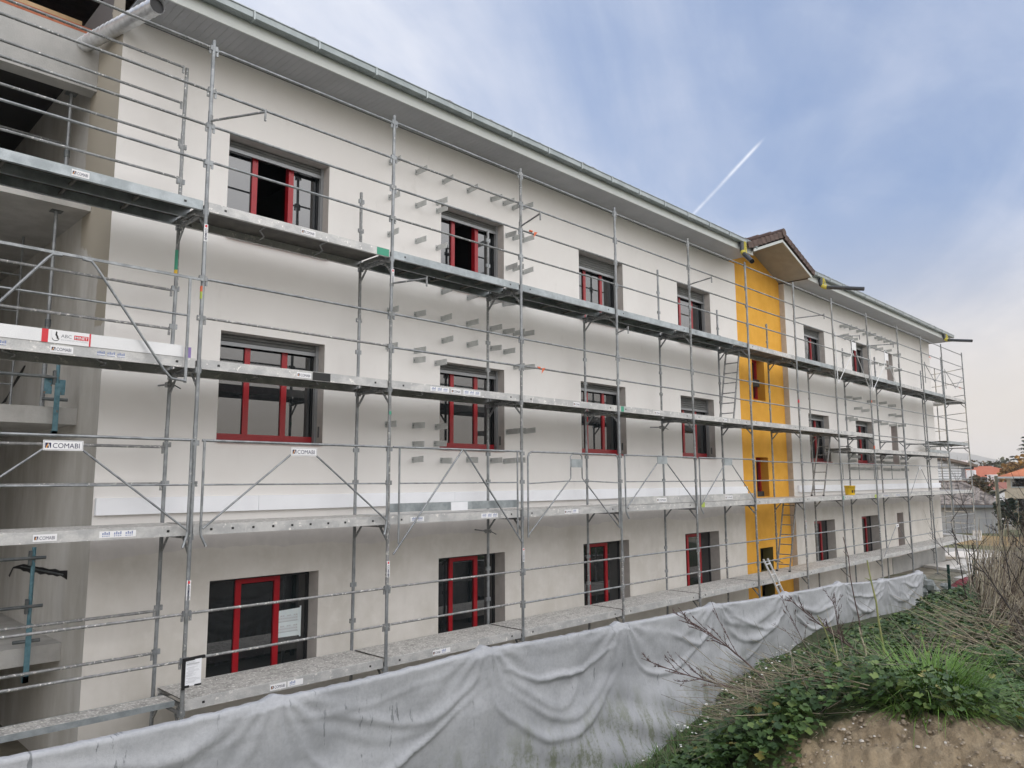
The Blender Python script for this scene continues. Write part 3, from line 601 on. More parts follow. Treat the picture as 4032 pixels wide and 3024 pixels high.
for i in range(13):
    for z in (4.01, 4.49, 4.97, 5.54): rail(i, z, r=.0175)
    if i > 0:
        for z in (2.0, 2.5): rail(i, z, mi_=2 if i == 1 and z < 2.2 else None)
    for z in (-2.05, -1.52): rail(i, z, mi_=2 if (i < 3 or random.random() < .3) else 0)
    if i in (6, 7, 8, 9, 11, 12):
        for z in (-.02, .47): rail(i, z)
    if i in (8, 9):
        for k in range(1, 4):
            t = MB(); x = XP[i]+(XP[i+1]-XP[i])*(.05, .5, .95)[k-1]; t.tube((x, YO, -.02), (x, YO, .47), .0135, M['galvold'], 6); t.build('guard_post', SCF)
for z in (5.62, 5.10, 4.58, 4.05, 2.50, 1.98, .45, -.02, -1.58, -2.1): rail(0, z, YI-.0, r=.018, mi_=1 if z > 3 else 2)
# ---- transoms with knee braces under every deck
tm = MB(); tm.tube((0, YO+.02, -.10), (0, YI-.02, -.10), .022, M['galvold'], 8)
for s, y in ((1, YO+.02), (-1, YI-.02)): tm.bar((0, y, -.30), (0, y+s*.17, -.115), .03, .018, M['galvold'], up=(1, 0, 0)); tm.box((-.035, y-.03, -.13), (.035, y+.03, -.06), M['galv'])
o = tm.build('transom', SCF, org=(0, 0, 0)); tme_ = o.data; bpy.data.objects.remove(o)
for x in XP:
    for z in LV.values(): inst(tme_, 'transom', SCF, (x, 0, z))
# ---- deck platforms
def deck(i, lv, style, x0=None, x1=None, z=None, ya=None, yb=None):
    x0 = XP[i]+.035 if x0 is None else x0; x1 = XP[i+1]-.035 if x1 is None else x1; z = LV[lv] if z is None else z
    ya = YO+.012 if ya is None else ya; yb = YI-.015 if yb is None else yb
    b = MB(); zt, zb = z+.045, z-.075; bm = M['alu'] if style != 'steel' else M['zinc']; top = M['decktop'] if lv == 'D' or style == 'dirty' else M['alu']
    for y0, y1 in ((ya, ya+.028), (yb-.028, yb)):
        b.box((x0, y0, zb), (x1, y1, zt), bm); b.box((x0, y0+(.028 if y0 == ya else -.02), zb), (x1, y1+(.02 if y0 == ya else -.028), zb+.006), bm)
    if style == 'steel':                    # two folded steel planks
        ym = (ya+yb)/2
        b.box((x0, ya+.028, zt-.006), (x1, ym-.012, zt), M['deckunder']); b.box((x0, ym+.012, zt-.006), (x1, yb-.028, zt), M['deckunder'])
        b.box((x0, ym-.012, zb), (x1, ym+.012, zt), M['zinc'])
        b.box((x0, ya+.028, zt), (x1, ym-.012, zt+.002), top); b.box((x0, ym+.012, zt), (x1, yb-.028, zt+.002), top)
    else:
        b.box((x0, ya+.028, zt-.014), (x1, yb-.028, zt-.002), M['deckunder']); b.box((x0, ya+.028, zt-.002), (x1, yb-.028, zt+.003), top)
    nr = 3 if style == 'steel' else 2
    for k in range(nr):
        x = x0+(x1-x0)*(k+1)/(nr+1); pts = []
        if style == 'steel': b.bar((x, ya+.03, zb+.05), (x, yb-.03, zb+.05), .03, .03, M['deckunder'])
        else:
            for q in range(9): pts.append((x+.10*math.tanh((q-4)*1.1), ya+.03+(yb-ya-.06)*q/8, zb+.03))
            b.path(pts, .011, M['galvold'], 6)
    for x in (x0+.02, x1-.02):
        b.box((x-.018, ya+.028, zb+.01), (x+.018, yb-.028, zb+.05), M['galvold'])
        for y in (ya+.15, yb-.15): b.box((x-.04, y-.03, zb-.03), (x+.04, y+.03, zb+.012), M['galvold'])
    o = b.build('deck_platform', SCF)
    h_ = MB()
    for x in [x0+.22, x1-.22]+([x0+.22+k*.27 for k in range(1, 8)] if (i, lv) == (1, 'C') else []): h_.plane((x-.016, ya, z-.028), EX, EZ, .032, .028, .001, M['black'])
    h_.build('slot_hole', o)
    return o
DK = {}
for i in range(13):
    DK[i, 'A'] = deck(i, 'A', 'steel' if i in (0, 2, 3, 4, 5, 7, 9, 11) else 'ply')
    if i < 9: DK[i, 'B'] = deck(i, 'B', 'ply')
    DK[i, 'C'] = deck(i, 'C', 'dirty' if i in (0, 1, 3) else 'ply')
    if i > 0: DK[i, 'D'] = deck(i, 'D', 'dirty')
# bay beside the recess at the lowest level: one narrow perforated plank
b = MB(); x0, x1, ya, yb, zt = .98, 3.74, 9.17, 9.52, LV['D']+.045
b.box((x0, ya, zt-.062), (x1, ya+.02, zt), M['zinc']); b.box((x0, ya+.02, zt-.062), (x1, ya+.05, zt-.054), M['zinc']); b.box((x0, yb-.02, zt-.062), (x1, yb, zt), M['zinc']); b.box((x0, ya+.02, zt-.008), (x1, yb-.02, zt), M['decktop'])
pk = b.build('deck_plank', SCF); h_ = MB()
for a in range(62):
    for c in range(5):
        x = x0+.05+a*.0435; y = ya+.045+c*.055+(.022 if a % 2 else 0)
        h_.face([(x+.009*math.cos(q*1.047), y+.007*math.sin(q*1.047), zt+.001) for q in range(6)], M['darksteel'])
h_.build('punched_hole', pk, kind='stuff')
# holes under the first upper planks, light through them painted as pale discs
h_ = MB(); zt = LV['A']+.0385
for s0, s1 in ((1.0, 1.62), (1.72, 2.32), (2.42, 3.05), (3.12, 3.7)):
    a = s0; k = 0
    while a < s1:
        for c in range(3): y = 9.24+c*.05+(.02 if k % 2 else 0); h_.face([(a+.010*math.cos(-q*1.047), y+.008*math.sin(-q*1.047), zt-.001) for q in range(6)], M['alubare'])
        a += .045; k += 1
h_.build('punched_hole', DK[0, 'A'], kind='stuff')
# splashes of colour on beam ends, stickers
def mark(i, lv, x, w_, c):
    b = MB(); b.plane((x, YO+.012, LV[lv]-.072), EX, EZ, w_, .112, .0016, M[c]); b.build('paint_mark', DK[i, lv])
mark(1, 'A', 6.38, .22, 'green'); mark(4, 'B', 12.4, .1, 'green'); mark(8, 'C', 23.62, .1, 'green'); mark(8, 'C', 26.3, .16, 'lime'); mark(1, 'B', 5.36, .28, 'black'); mark(5, 'C', 15.35, .18, 'lime')
for i, lv, x0, x1 in ((0, 'A', 2.28, 2.46), (1, 'A', 5.12, 5.34), (0, 'B', 2.20, 2.42), (1, 'B', 5.12, 5.34), (2, 'B', 7.86, 8.06), (0, 'C', 2.17, 2.39), (1, 'D', 4.89, 5.11), (2, 'D', 7.52, 7.68), (3, 'B', 10.9, 11.08), (3, 'C', 10.6, 10.8), (4, 'B', 13.6, 13.8), (6, 'C', 19.3, 19.5), (5, 'B', 16.5, 16.7)):
    z = LV[lv]; sign(DK[i, lv], x0, x1, z-.055, z+.018, YO+.0095, border=False, name='sticker', thick=.002)
def faded(i, lv, x0, n, step=.12, back=True):
    b = MB(); z = LV[lv]
    if back: b.plane((x0-.03, YO+.012, z-.052), EX, EZ, n*step+.02, .072, .0014, M['whitep'])
    for k in range(n):
        for q in range(4): b.plane((x0+k*step+q*.021, YO+.012, z-.04+.002*(q % 2)), EX, EZ, .014, .05 if q % 2 else .042, .0022, M['bluep'])
        b.plane((x0+k*step, YO+.012, z-.03), EX, EZ, .08, .009, .0028, M['whitep'])
    b.build('sticker', DK[i, lv])
faded(0, 'B', 2.66, 3, .105, False); faded(0, 'B', 1.72, 1, .1, False); faded(0, 'C', 2.83, 3); faded(2, 'B', 7.46, 3); faded(2, 'B', 8.15, 3); faded(2, 'C', 7.1, 2); faded(2, 'C', 8.55, 3); faded(1, 'D', 5.16, 1, .2); faded(2, 'D', 7.7, 1, .18); faded(3, 'C', 10.85, 1, .16); faded(9, 'C', 27.2, 3, .14, False); faded(9, 'C', 28.4, 3, .14, False)
# ---- guard frames of the first-floor level
YF = YO-.045
def vframe(i, kind, z0=-.55):
    xa, xb = XP[i], XP[i+1]; cx = (xa+xb)/2; b = MB(); m_ = M['galv']; r = .0165; zt, zm, zd = z0+1.05, z0+.52, z0+.0
    if kind in ('plate', 'square'):
        l, r_ = xa+.10, xb-.055
        b.tube((l-.03, YF, zt), (r_+.03, YF, zt), r, m_, 8); b.tube((l, YF, zm), (r_, YF, zm), .012, m_, 6)
        for x, s in ((l, 1), (r_, -1)): b.path([(x, YF, zt+.015), (x, YF, zd-.02), (x+s*.008, YF, zd-.08), (x+s*(.06 if s > 0 else .06), YF-.03, zd-.21)], r, m_, 8)
        pw = .19
        for x, s in ((l, -1), (r_, 1)): b.tube((cx+s*pw, YF-.01, zt-.15), (x-s*.02, YF-.01, zd-.0), .0125, m_, 6)
    elif kind == 'vee':
        l, r_ = xa+.16, xb-.16
        b.tube((xa+.04, YF, zt), (xb-.04, YF, zt), r, m_, 8); b.tube((l, YF, zm), (r_, YF, zm), .012, m_, 6)
        for x, s in ((l, -1), (r_, 1)): b.tube((x, YF, zt), (x, YF, zd-.36), .015, m_, 8); b.tube((cx+s*.02, YF-.012, zt-.01), (x+s*.10, YF-.012, zd-.50), .0145, m_, 8)
    elif kind == 'loop':
        l, r_ = xa+.10, xb-.12; p = .165
        b.path([(l, YF, zd-.42), (l, YF, zt-.1), (l+.03, YF, zt-.03), (l+.1, YF, zt), (r_-.1, YF, zt), (r_-.03, YF, zt-.03), (r_, YF, zt-.1), (r_, YF, zd-.38)], r, m_, 8)
        for s, x in ((-1, l), (1, r_)):
            b.path([(x, YF, zm-.02), (cx+s*(p+.06), YF, zm+.02), (cx+s*p, YF, zm+.07), (cx+s*p, YF, zt-.06), (cx+s*(p-.05), YF, zt-.015), (cx+s*.01, YF, zt-.015)], .012, m_, 6)
            b.tube((cx+s*(p+.06), YF, zm+.02), (x, YF, zd-.38), .012, m_, 6)
        b.tube((cx-p-.06, YF, zm+.01), (cx+p+.06, YF, zm+.01), .010, m_, 6)
    fr = b.build('guard_frame', SCF)
    if kind == 'plate': sign(fr, cx-.19, cx+.19, zt-.16, zt-.052, YF-.026)
    if kind in ('square', 'loop'):
        q = MB(); w_ = .185 if kind == 'square' else .155; q.box((cx-w_, YF-.018, zt-.16 if kind == 'square' else zt-.26), (cx+w_, YF-.008, zt-.012 if kind == 'square' else zt-.11), M['zinc']); q.build('blank_plate', fr)
vframe(0, 'plate'); vframe(1, 'plate'); vframe(2, 'vee'); vframe(3, 'loop'); vframe(4, 'square'); vframe(5, 'square')
def plainvee(i, z0, pw=.1, plate=True):
    xa, xb = XP[i]+.15, XP[i+1]-.12; cx = (xa+xb)/2; b = MB(); m_ = M['galv']
    b.tube((XP[i], YF, z0+1.03), (XP[i+1], YF, z0+1.03), .0165, m_, 8); b.tube((xa, YF, z0+.52), (xb, YF, z0+.52), .011, m_, 6)
    for s, x in ((-1, xa), (1, xb)): b.tube((cx+s*pw, YF, z0+.95), (x, YF, z0+.02), .012, m_, 6)
    fr = b.build('guard_frame', SCF); q = MB(); q.box((cx-pw-.03, YF-.012, z0+.90), (cx+pw+.03, YF, z0+1.0), M['whitep' if plate else 'zinc'])
    if plate: q.plane((cx-.06, YF-.012, z0+.93), EX, EZ, .12, .035, .002, M['navy'])
    q.build('blank_plate', fr)
plainvee(10, -.55); plainvee(9, -2.55)
for i in (8, 9):                              # two frames with a loop at the top level
    xa, xb = XP[i], XP[i+1]; cx = (xa+xb)/2+.1; z = LV['A']; b = MB(); m_ = M['alubare']; p = .17
    for s, x in ((-1, xa+.08), (1, xb-.15)):
        b.path([(x, YF, z+.56), (cx+s*(p+.07), YF, z+.56), (cx+s*p, YF, z+.62), (cx+s*p, YF, z+1.02), (cx+s*.01, YF, z+1.07)], .012, m_, 6); b.tube((cx+s*(p+.05), YF, z+.56), (x, YF, z-.5), .012, m_, 6)
    b.path([(xa+.06, YF, z+1.12), (xa+.06, YF, z-.45)], .016, m_, 8); fr = b.build('guard_frame', SCF)
    q = MB(); q.box((cx-p+.01, YF-.006, z+.72), (cx+p-.01, YF+.002, z+.98), M['whitep']); q.build('blank_plate', fr)
for i in (11, 12):
    xa, xb = XP[i]+.15, XP[i+1]-.15; cx = (xa+xb)/2; z = LV['A']; b = MB()
    for s, x in ((-1, xa), (1, xb)): b.tube((x, YF, z+1.1), (cx, YF, z+.45), .013, M['galv'], 6); b.tube((x, YF, z+1.15), (x, YF, z+.3), .013, M['galv'], 6)
    b.build('guard_frame', SCF)
# second-floor frame with bent braces beside the recess, its toe board and banner
b = MB(); m_ = M['galv']; l, r_ = 1.05, 3.62; cx = 2.33
b.box((l-.1, YF-.012, 2.455), (3.78, YF+.012, 2.485), m_); b.tube((l, YF, 2.0), (r_, YF, 2.0), .013, m_, 6)
for x in (l, r_): b.bar((x, YF, 2.46), (x, YF, 1.18), .03, .02, m_)
for s, x in ((-1, l), (1, r_)): b.path([(cx+s*.10, YF-.02, 2.445), (cx+s*.19, YF-.02, 2.44), (cx+s*.245, YF-.02, 2.38), (x-s*.26, YF-.02, 1.31), (x-s*.17, YF-.02, 1.215), (x, YF-.02, 1.20)], .0155, m_, 8)
b.build('guard_frame', SCF)
def toe(x0, x1, z0, z1, m_, y=YO+.004):
    b = MB(); b.box((x0, y, z0), (x1, y+.022, z1), m_); return b.build('toe_board', SCF)
tb_ = toe(.98, 3.60, 1.495, 1.635, M['alubare'])
b = MB(); x0, x1, z0, z1, y = 2.105, 2.585, 1.492, 1.636, YO+.0005
b.box((x0, y, z0), (x1, y+.0032, z1), M['whitep']); b.plane((x0+.002, y, z0), EX, EZ, .062, z1-z0, .001, M['signred']); b.plane((x1-.018, y, z0), EX, EZ, .017, z1-z0, .001, M['signred'])
tx = x0+.185; b.text('ABC', .052, (tx, y, z0+.066), EX, EZ, .0012, M['grey'], wx=1.05, bold=.0)
b.plane((tx+.128, y, z0+.058), EX, EZ, .142, .048, .001, M['signred']); b.text('MINET', .044, (tx+.134, y, z0+.066), EX, EZ, .002, M['whitep'], wx=.128/(text_w('MINET', .01)*.044), bold=.01)
b.text('ECHAFAUDAGES', .02, (tx, y, z0+.036), EX, EZ, .0012, M['lgrey'], wx=.265/(text_w('ECHAFAUDAGES', .0)*.02), bold=.0)
lx, lz = x0+.10, z0+.022                      # abstract mark: leaning figure over an arc
b.mesh([(lx+u, y-.0012, lz+v) for u, v in ((.045, .028), (.066, .022), (.060, .05), (.047, .075), (.049, .098), (.040, .108), (.034, .098), (.030, .066), (.044, .046))], [(0, 1, 2, 8), (8, 2, 3, 7), (7, 3, 4, 6), (6, 4, 5)], M['black'])
arc = [(lx+.035+.036*math.cos(a), y-.0012, lz+.030+.03*math.sin(a)) for a in np.linspace(math.pi, 2*math.pi, 9)]; arc2 = [(lx+.035+.031*math.cos(a), y-.0012, lz+.032+.025*math.sin(a)) for a in np.linspace(math.pi, 2*math.pi, 9)]
for k in range(8): b.face([arc[k], arc[k+1], arc2[k+1], arc2[k]], M['black'])
b.plane((lx-.008, y, lz+.03), EX, EZ, .002, .08, .0012, M['lgrey']); b.build('banner', tb_)
b = MB(); b.box((3.635, YO+.02, 1.49), (3.70, YO+.05, 1.625), M['purple']); b.build('board_end', SCF)
t2 = toe(6.68, 9.40, -.452, -.325, M['zinc']); b = MB(); b.box((7.86, YO-.002, -.462), (8.21, YO+.003, -.33), M['paper']); b.build('taped_sheet', t2)
for x0, x1, sx in ((12.40, 15.10, (13.57, 13.94)), (15.22, 17.88, (16.45, 16.80))):
    t4 = toe(x0, x1, -.49, -.34, M['alu']); sign(t4, sx[0], sx[1], -.465, -.378, YO-.001, border=False, name='sticker', thick=.003)
# ---- swung-out hook arms on the posts
for x, z, ex, ey in ((3.79, 4.58, 4.19, 8.41), (6.651, 3.0, 6.92, 8.58), (9.476, 4.59, 9.31, 8.45), (12.31, 3.02, 12.16, 8.70), (15.155, 4.56, 15.08, 8.45), (20.803, 4.61, 21.07, 8.34), (23.557, 4.47, 24.3, 8.55), (26.517, 4.53, 27.0, 8.42)):
    b = MB(); b.path([(x, YO-.03, z-.03), (ex, ey, z)], .0155, M['galvold'], 8); b.path([(ex, ey, z+.03), (ex, ey, z-.12)], .0145, M['galvold'], 8); b.tube((x, YO, z-.07), (x, YO, z+.05), .031, M['galvold'], 10); b.build('hook_arm', SCF)
# ---- wall ties from the inner posts
for i, z in ((1, 1.25), (1, 3.72), (5, 1.23), (5, 3.62), (6, 3.78), (9, 1.1), (3, -.9), (7, -2.3), (10, 3.7), (8, 3.7)):
    x = XP[i]; b = MB(); b.tube((x-.03, YI-.1, z), (x-.03, YW, z+.02), .0125, M['galvold'], 8); b.box((x-.05, YI-.045, z-.03), (x+.04, YI+.045, z+.035), M['galvold']); b.tube((x+.05, YI-.02, z), (x+.09, YI-.12, z-.05), .008, M['darksteel'], 6); b.build('wall_tie', SCF)
# ---- lower decks and bare frames in the far bays
for i, z, x0, x1 in ((8, .93, 24.5, 26.5), (9, .95, 26.6, 29.6), (10, .97, 29.66, 32.34), (11, .97, 32.42, 35.08)): deck(i, 'B', 'ply', x0, x1, z)
for i in (9, 10, 11): 
    for z, y in ((1.45, YO), (1.43, YI)): rail(i, z, y)
deck(12, 'B', 'steel', z=1.52)
for i in (9, 10, 11, 12): inst(tme_, 'transom', SCF, (XP[i], 0, .98))
t = MB(); t.box((32.5, YO-.01, 1.03), (35.0, YO+.01, 1.14), M['zinc']); t.build('toe_board', SCF)
# orange tape tags
for p in ((9.72, 4.53), (33.4, 4.9), (37.5, 3.99), (9.9, 2.02)):
    b = MB(); b.tube((p[0], YO, p[1]), (p[0]+.06, YO, p[1]), .021, M['orangep'], 8); b.face([(p[0]+.1, YO-.02, p[1]), (p[0]+.19, YO-.02, p[1]+.01), (p[0]+.08, YO-.02, p[1]-.11)], M['orangep']); b.build('tape_tag', SCF)
# ================================================================== scaffold round the far corner
CS = thing('corner_scaffold', 'dark tower scaffold standing beyond the building\'s far corner', 'scaffold', (38.6, 11, GZ))
def post(x, y, top, b0=GZ): 
    b = MB(); b.tube((x, y, b0), (x, y, top), .0245, M['galvold'], 8); o = b.build('standard', CS, org=(x, y, b0))
    for z in (-2.2, -1.2, -.1, .9, 1.9, 2.9, 3.9, 4.6):
        if z < top: inst(clipm[1], 'clip', o, (x, y, z))
for x, y, top in ((38.35, 11.2, 4.9), (38.0, 10.6, 5.75), (39.25, 10.5, 5.2), (38.35, 13.5, 5), (39.25, 13.5, 5)): post(x, y, top)
for z in (4.9, 4.3, 3.7, 2.9, 2.2, 1.6, .5, -.1, -1.5, -2.0):
    b = MB(); b.tube((38.26, YO, z+.02), (39.25, 10.5, z), .016, M['galvold'], 6); b.tube((39.25, 10.5, z), (39.25, 13.5, z), .016, M['galvold'], 6); b.build('guard_rail', CS)
for z in (3.45, 1.52, -.55, -2.55):
    b = MB(); b.hexa([(38.32, YO+.03, z-.06), (39.2, 10.45, z-.06), (39.2, 13.5, z-.06), (38.35, 13.5, z-.06), (38.32, YO+.03, z+.05), (39.2, 10.45, z+.05), (39.2, 13.5, z+.05), (38.35, 13.5, z+.05)], M['alu']); b.build('deck_platform', CS)
# ================================================================== things on and at the scaffold
def ladder(lab, p0, p1, sep, n, w=.36, mtl='galvold', r=(.05, .022)):
    p0, p1, sep = Vector(p0), Vector(p1), Vector(sep); t = thing('ladder', lab, 'ladder', p0, 'ladders of the scaffold')
    for s in (0, 1):
        b = MB(); b.bar(p0+sep*s, p1+sep*s, r[0], r[1], M[mtl], up=tuple(sep)); b.build('side_rail', t)
        b = MB(); q = p0+sep*s; b.box((q.x-.035, q.y-.02, q.z-.01), (q.x+.035, q.y+.02, q.z+.04), M['black']); b.build('foot', t)
    rg = MB(); rg.tube((0, 0, 0), tuple(sep), .014, M[mtl], 8); o = rg.build('rung', t, org=(0, 0, 0)); me = o.data; bpy.data.objects.remove(o)
    for k in range(n): inst(me, 'rung', t, p0.lerp(p1, (k+.7)/(n+.2)))
ladder('grey ladder leaning between the upper two decks, just left of the yellow bay', (17.54, 9.75, 1.50), (18.02, 9.75, 3.42), (0, -.38, 0), 7)
ladder('dark ladder in front of the window right of the yellow bay', (22.78, 9.70, -.50), (23.58, 9.70, 1.40), (0, -.36, 0), 7)
ladder('ladder standing on the lowest deck against the right part of the yellow bay', (20.24, 9.70, -2.50), (20.86, 9.70, -.60), (0, -.36, 0), 7)
ladder('short pale aluminium access ladder hooked on the low guard rail outside the yellow bay', (18.62, 8.55, -3.58), (18.12, 9.03, -1.98), (.27, .02, 0), 6, mtl='alubare', r=(.04, .02))
BK_ = thing('bucket', 'yellow plastic bucket with black letters on the first floor deck', 'bucket', (24.82, 9.30, -.503))
b = MB(); c = (24.82, 9.33, -.503); b.lathe([(0, 0), (.135, 0), (.14, .01), (.162, .27), (.172, .272), (.172, .295), (.16, .297), (.155, .29), (.133, .02), (0, .02)], c, M['bucket'], 32)
for k, ch in enumerate('sto'):
    vs_, fs = text_tris(ch, .05); a0 = -2.45+k*.52; rr = .156
    b.mesh([(c[0]+rr*math.cos(a0+x*.13/rr), c[1]+rr*math.sin(a0+x*.13/rr), c[2]+.08+y_*.14) for x, y_ in vs_], fs, M['black'])
b.build('body', BK_); b = MB(); b.path([(c[0]+.17*math.cos(a), c[1]-.02-.02*math.sin(a), c[2]+.27-.10*math.sin(a)) for a in np.linspace(0, math.pi, 12)], .005, M['darksteel'], 6); b.build('handle', BK_)
NB = thing('notice_board', 'white printed notice in black tape on the nearest scaffold post', 'notice', (3.80, 9.03, -2.36))
b = MB(); b.box((3.785, 9.035, -2.335), (3.975, 9.039, -2.045), M['paper']); zz_ = -2.07
while zz_ > -2.31:
    w_ = random.uniform(.06, .15); b.plane((3.80+random.choice((0, 0, .02)), 9.035, zz_), EX, EZ, w_, .0035, .001, M['lgrey']); zz_ -= random.choice((.009, .009, .012, .02))
b.plane((3.80, 9.035, -2.095), EX, EZ, .15, .012, .0012, M['lgrey']); b.build('sheet', NB)
b = MB(); b.box((3.755, 9.03, -2.37), (3.788, 9.05, -2.02), M['black']); b.bar((3.77, 9.04, -2.037), (4.02, 9.06, -2.033), .03, .034, M['black']); b.box((3.785, 9.031, -2.352), (3.84, 9.036, -2.325), M['black']); b.box((3.90, 9.031, -2.345), (3.98, 9.036, -2.325), M['black']); b.build('tape', NB)
b = MB(); y = 10.527; b.hexa([(5.70, y, -2.28), (6.12, y, -2.29), (6.12, y+.003, -2.29), (5.70, y+.003, -2.28), (5.69, y, -1.90), (6.12, y, -1.885), (6.12, y+.003, -1.885), (5.69, y+.003, -1.90)], M['plan'])
for r0 in (-2.06, -2.21):
    for k in range(9): b.plane((5.75+k*.036, y, r0), EX, EZ, .026, .09 if k % 3 else .07, .0012, M['lgrey']); b.plane((5.755+k*.036, y, r0+.01), EX, EZ, .016, .022, .002, M['plan']); b.plane((5.755+k*.036, y, r0+.05), EX, EZ, .016, .022, .002, M['plan'])
    b.plane((5.74, y, r0-.006), EX, EZ, .34, .004, .002, M['grey'])
b.box((6.10, y-.001, -2.31), (6.125, y-.0005, -1.86), M['plan'])
b.build('poster', None, org=(5.9, y, -2.28), label='pale facade drawing taped inside the ground floor window nearest the corner', category='poster')
# ================================================================== earth bank
CP = [(3.02,1.56,-1.06),(3.07,1.46,-1.0),(3.33,1.36,-.95),(3.4,1.19,-.93),(3.38,.92,-.92),(3.3,.8,-.93),(3.16,.62,-.98),(3.1,.45,-1.06),(4.32,2.51,-1.80),(6.68,4.4,-2.95),(5.71,3.1,-2.0),(6.69,3.39,-2.08),(7.23,3.42,-1.98),(7.87,3.22,-1.84),(7.07,2.49,-1.58),(9.91,3.46,-1.84),(8.63,2.57,-1.62),(7.28,1.81,-1.33),(7.85,1.55,-1.29),(13.43,3.97,-2.25),(15.54,3.8,-2.15),(17.67,3.41,-2.0),(4.62,1.9,-1.28),(4.79,1.45,-1.2),(4.87,1.12,-1.17),(3.92,.81,-1.05),(3.9,.2,-1.15),
 (10.38,6.3,-3.45),(11.68,6.3,-3.28),(13.41,6.3,-3.05),(14.63,6.3,-2.85),(16.74,6.3,-2.98),(20.9,6.3,-3.3),(8.6,6.2,-3.7),(8,6.3,-3.75),(5,6.3,-3.75),(2,6.3,-3.75),(-2,6.3,-3.75),(5,5,-3.4),(3.5,4.2,-3.0),(2,4.5,-3.1),(0,4.5,-3.0),(3,2.9,-2.1),
 (0,0,-1.68),(1,0,-1.66),(1.6,.9,-1.68),(2.45,1.15,-1.68),(2.5,.8,-1.66),(2.45,.5,-1.66),(2.2,1.5,-1.72),(1,2,-1.85),(-1,1,-1.75),(2,-1,-1.66),(5,-1,-1.4),(8,-2,-1.3),(0,-5,-1.7),(10,-5,-1.3),(14,0,-1.35),(18,0,-1.4),(25,-3,-1.8),(25,3,-2.3),(24,6.2,-3.1),(28,6.2,-3.3),(32,6,-3.7),(30,0,-2.4),(36,4,-3.9),(26,9,-3.75),(22,8.6,-3.7),(40,-3,-3.8)]
CPa = np.array(CP, float); XY = CPa[:, :2]
Kd = np.hypot(XY[:, None, 0]-XY[None, :, 0], XY[:, None, 1]-XY[None, :, 1])
n_ = len(CP); Am = np.zeros((n_+3, n_+3)); Am[:n_, :n_] = Kd+np.eye(n_)*-.02; Am[:n_, n_] = 1; Am[:n_, n_+1:] = XY; Am[n_, :n_] = 1; Am[n_+1:, :n_] = XY.T
sol = np.linalg.solve(Am, np.concatenate([CPa[:, 2], [0, 0, 0]]))
def hgt(x, y):
    x = np.asarray(x, float); y = np.asarray(y, float); sh = x.shape; x = x.ravel(); y = y.ravel()
    d = np.hypot(x[:, None]-XY[None, :, 0], y[:, None]-XY[None, :, 1])
    return (d@sol[:n_]+sol[n_]+x*sol[n_+1]+y*sol[n_+2]).reshape(sh)
def blim(a): return 3.48-max(0, a-21)*.042-max(0, 11-a)*.05
def bare(x, y):                            # the eroded, bare face of the heap nearest the camera
    d = math.hypot(x, y); a = math.degrees(math.atan2(y, x)); return 2.2 < d < blim(a) and 8.5 < a < 31
RR = np.concatenate([np.linspace(.6, 2.4, 16, endpoint=False), np.linspace(2.4, 4.2, 75, endpoint=False), np.geomspace(4.2, 42, 80)])
AA = np.radians(np.concatenate([np.linspace(-50, 4, 40, endpoint=False), np.linspace(4, 36, 190, endpoint=False), np.linspace(36, 110, 70)]))
gx_, gy_ = RR[:, None]*np.cos(AA), RR[:, None]*np.sin(AA); gz_ = hgt(gx_, gy_)
vs_ = []
for i in range(len(RR)):
    for j in range(len(AA)):
        x, y, z = gx_[i, j], gy_[i, j], gz_[i, j]; amp = 1 if RR[i] < 6 else .5
        nz = mnoise.fractal(Vector((x*2.1, y*2.1, 3)), .9, 2.1, 3)*.04*amp
        if bare(x, y) or RR[i] < 4:
            nz += (mnoise.fractal(Vector((x*22, y*22, z*6)), .6, 2.2, 4)*.020-abs(mnoise.noise(Vector((x*4, y*18, z*1.5))))*.02)
        vs_.append((x, y, z+nz))
nA = len(AA); fs = []
for i in range(len(RR)-1):
    for j in range(nA-1):
        q = (i*nA+j, (i+1)*nA+j, (i+1)*nA+j+1, i*nA+j+1); cy = max(vs_[k][1] for k in q); cx = vs_[q[0]][0]
        if cy > 6.42 and cx < 20.8: continue
        if cy > 9.0: continue
        fs.append(q)
em = bpy.data.materials.new('bank_earth'); em.use_nodes = True; t = em.node_tree; bs = t.nodes['Principled BSDF']; bs.inputs['Roughness'].default_value = .95
g = t.nodes.new('ShaderNodeNewGeometry'); pos = g.outputs['Position']; X_, Y_, Z_ = xyz(t, pos)
dist = (X_*X_+Y_*Y_).op('SQRT'); n1 = nnoise(t, pos, 3.2, 6, .62); n2 = nnoise(t, pos, 17, 6, .65); n3 = nnoise(t, comb(t, X_*9, Y_*9, Z_*1.5), 1.6, 5, .65)
soil = nmix(t, (n1*.5+n3*.5).step(.38, .62), (.24, .18, .11), (.42, .33, .215)); soil = nmix(t, n2.step(.55, .75)*.6, soil, (.44, .36, .25)); soil = nmix(t, n2.step(.42, .25)*.7, soil, (.08, .06, .04))
turf = nmix(t, n2.step(.4, .6), (.030, .048, .014), (.07, .085, .028)); turf = nmix(t, n1.step(.5, .65)*.4, turf, (.13, .11, .06))
azd = Y_.op('ARCTAN2', X_)*57.2958; lim = (azd-21).op('MAXIMUM', 0.0)*.042+(11-azd).op('MAXIMUM', 0.0)*.05
c = nmix(t, (dist+lim+(n1-.5)*.35).step(3.46, 3.58), soil, turf); t.links.new(c, bs.inputs['Base Color'])
bn = t.nodes.new('ShaderNodeBump'); bn.inputs['Strength'].default_value = .8; bn.inputs['Distance'].default_value = .03; t.links.new((n2*.5+nnoise(t, pos, 75, 5, .7)*.5).k, bn.inputs['Height']); t.links.new(bn.outputs[0], bs.inputs['Normal'])
b = MB(); b.mesh(vs_, fs, em, True); b.build('earth_bank', kind='structure')
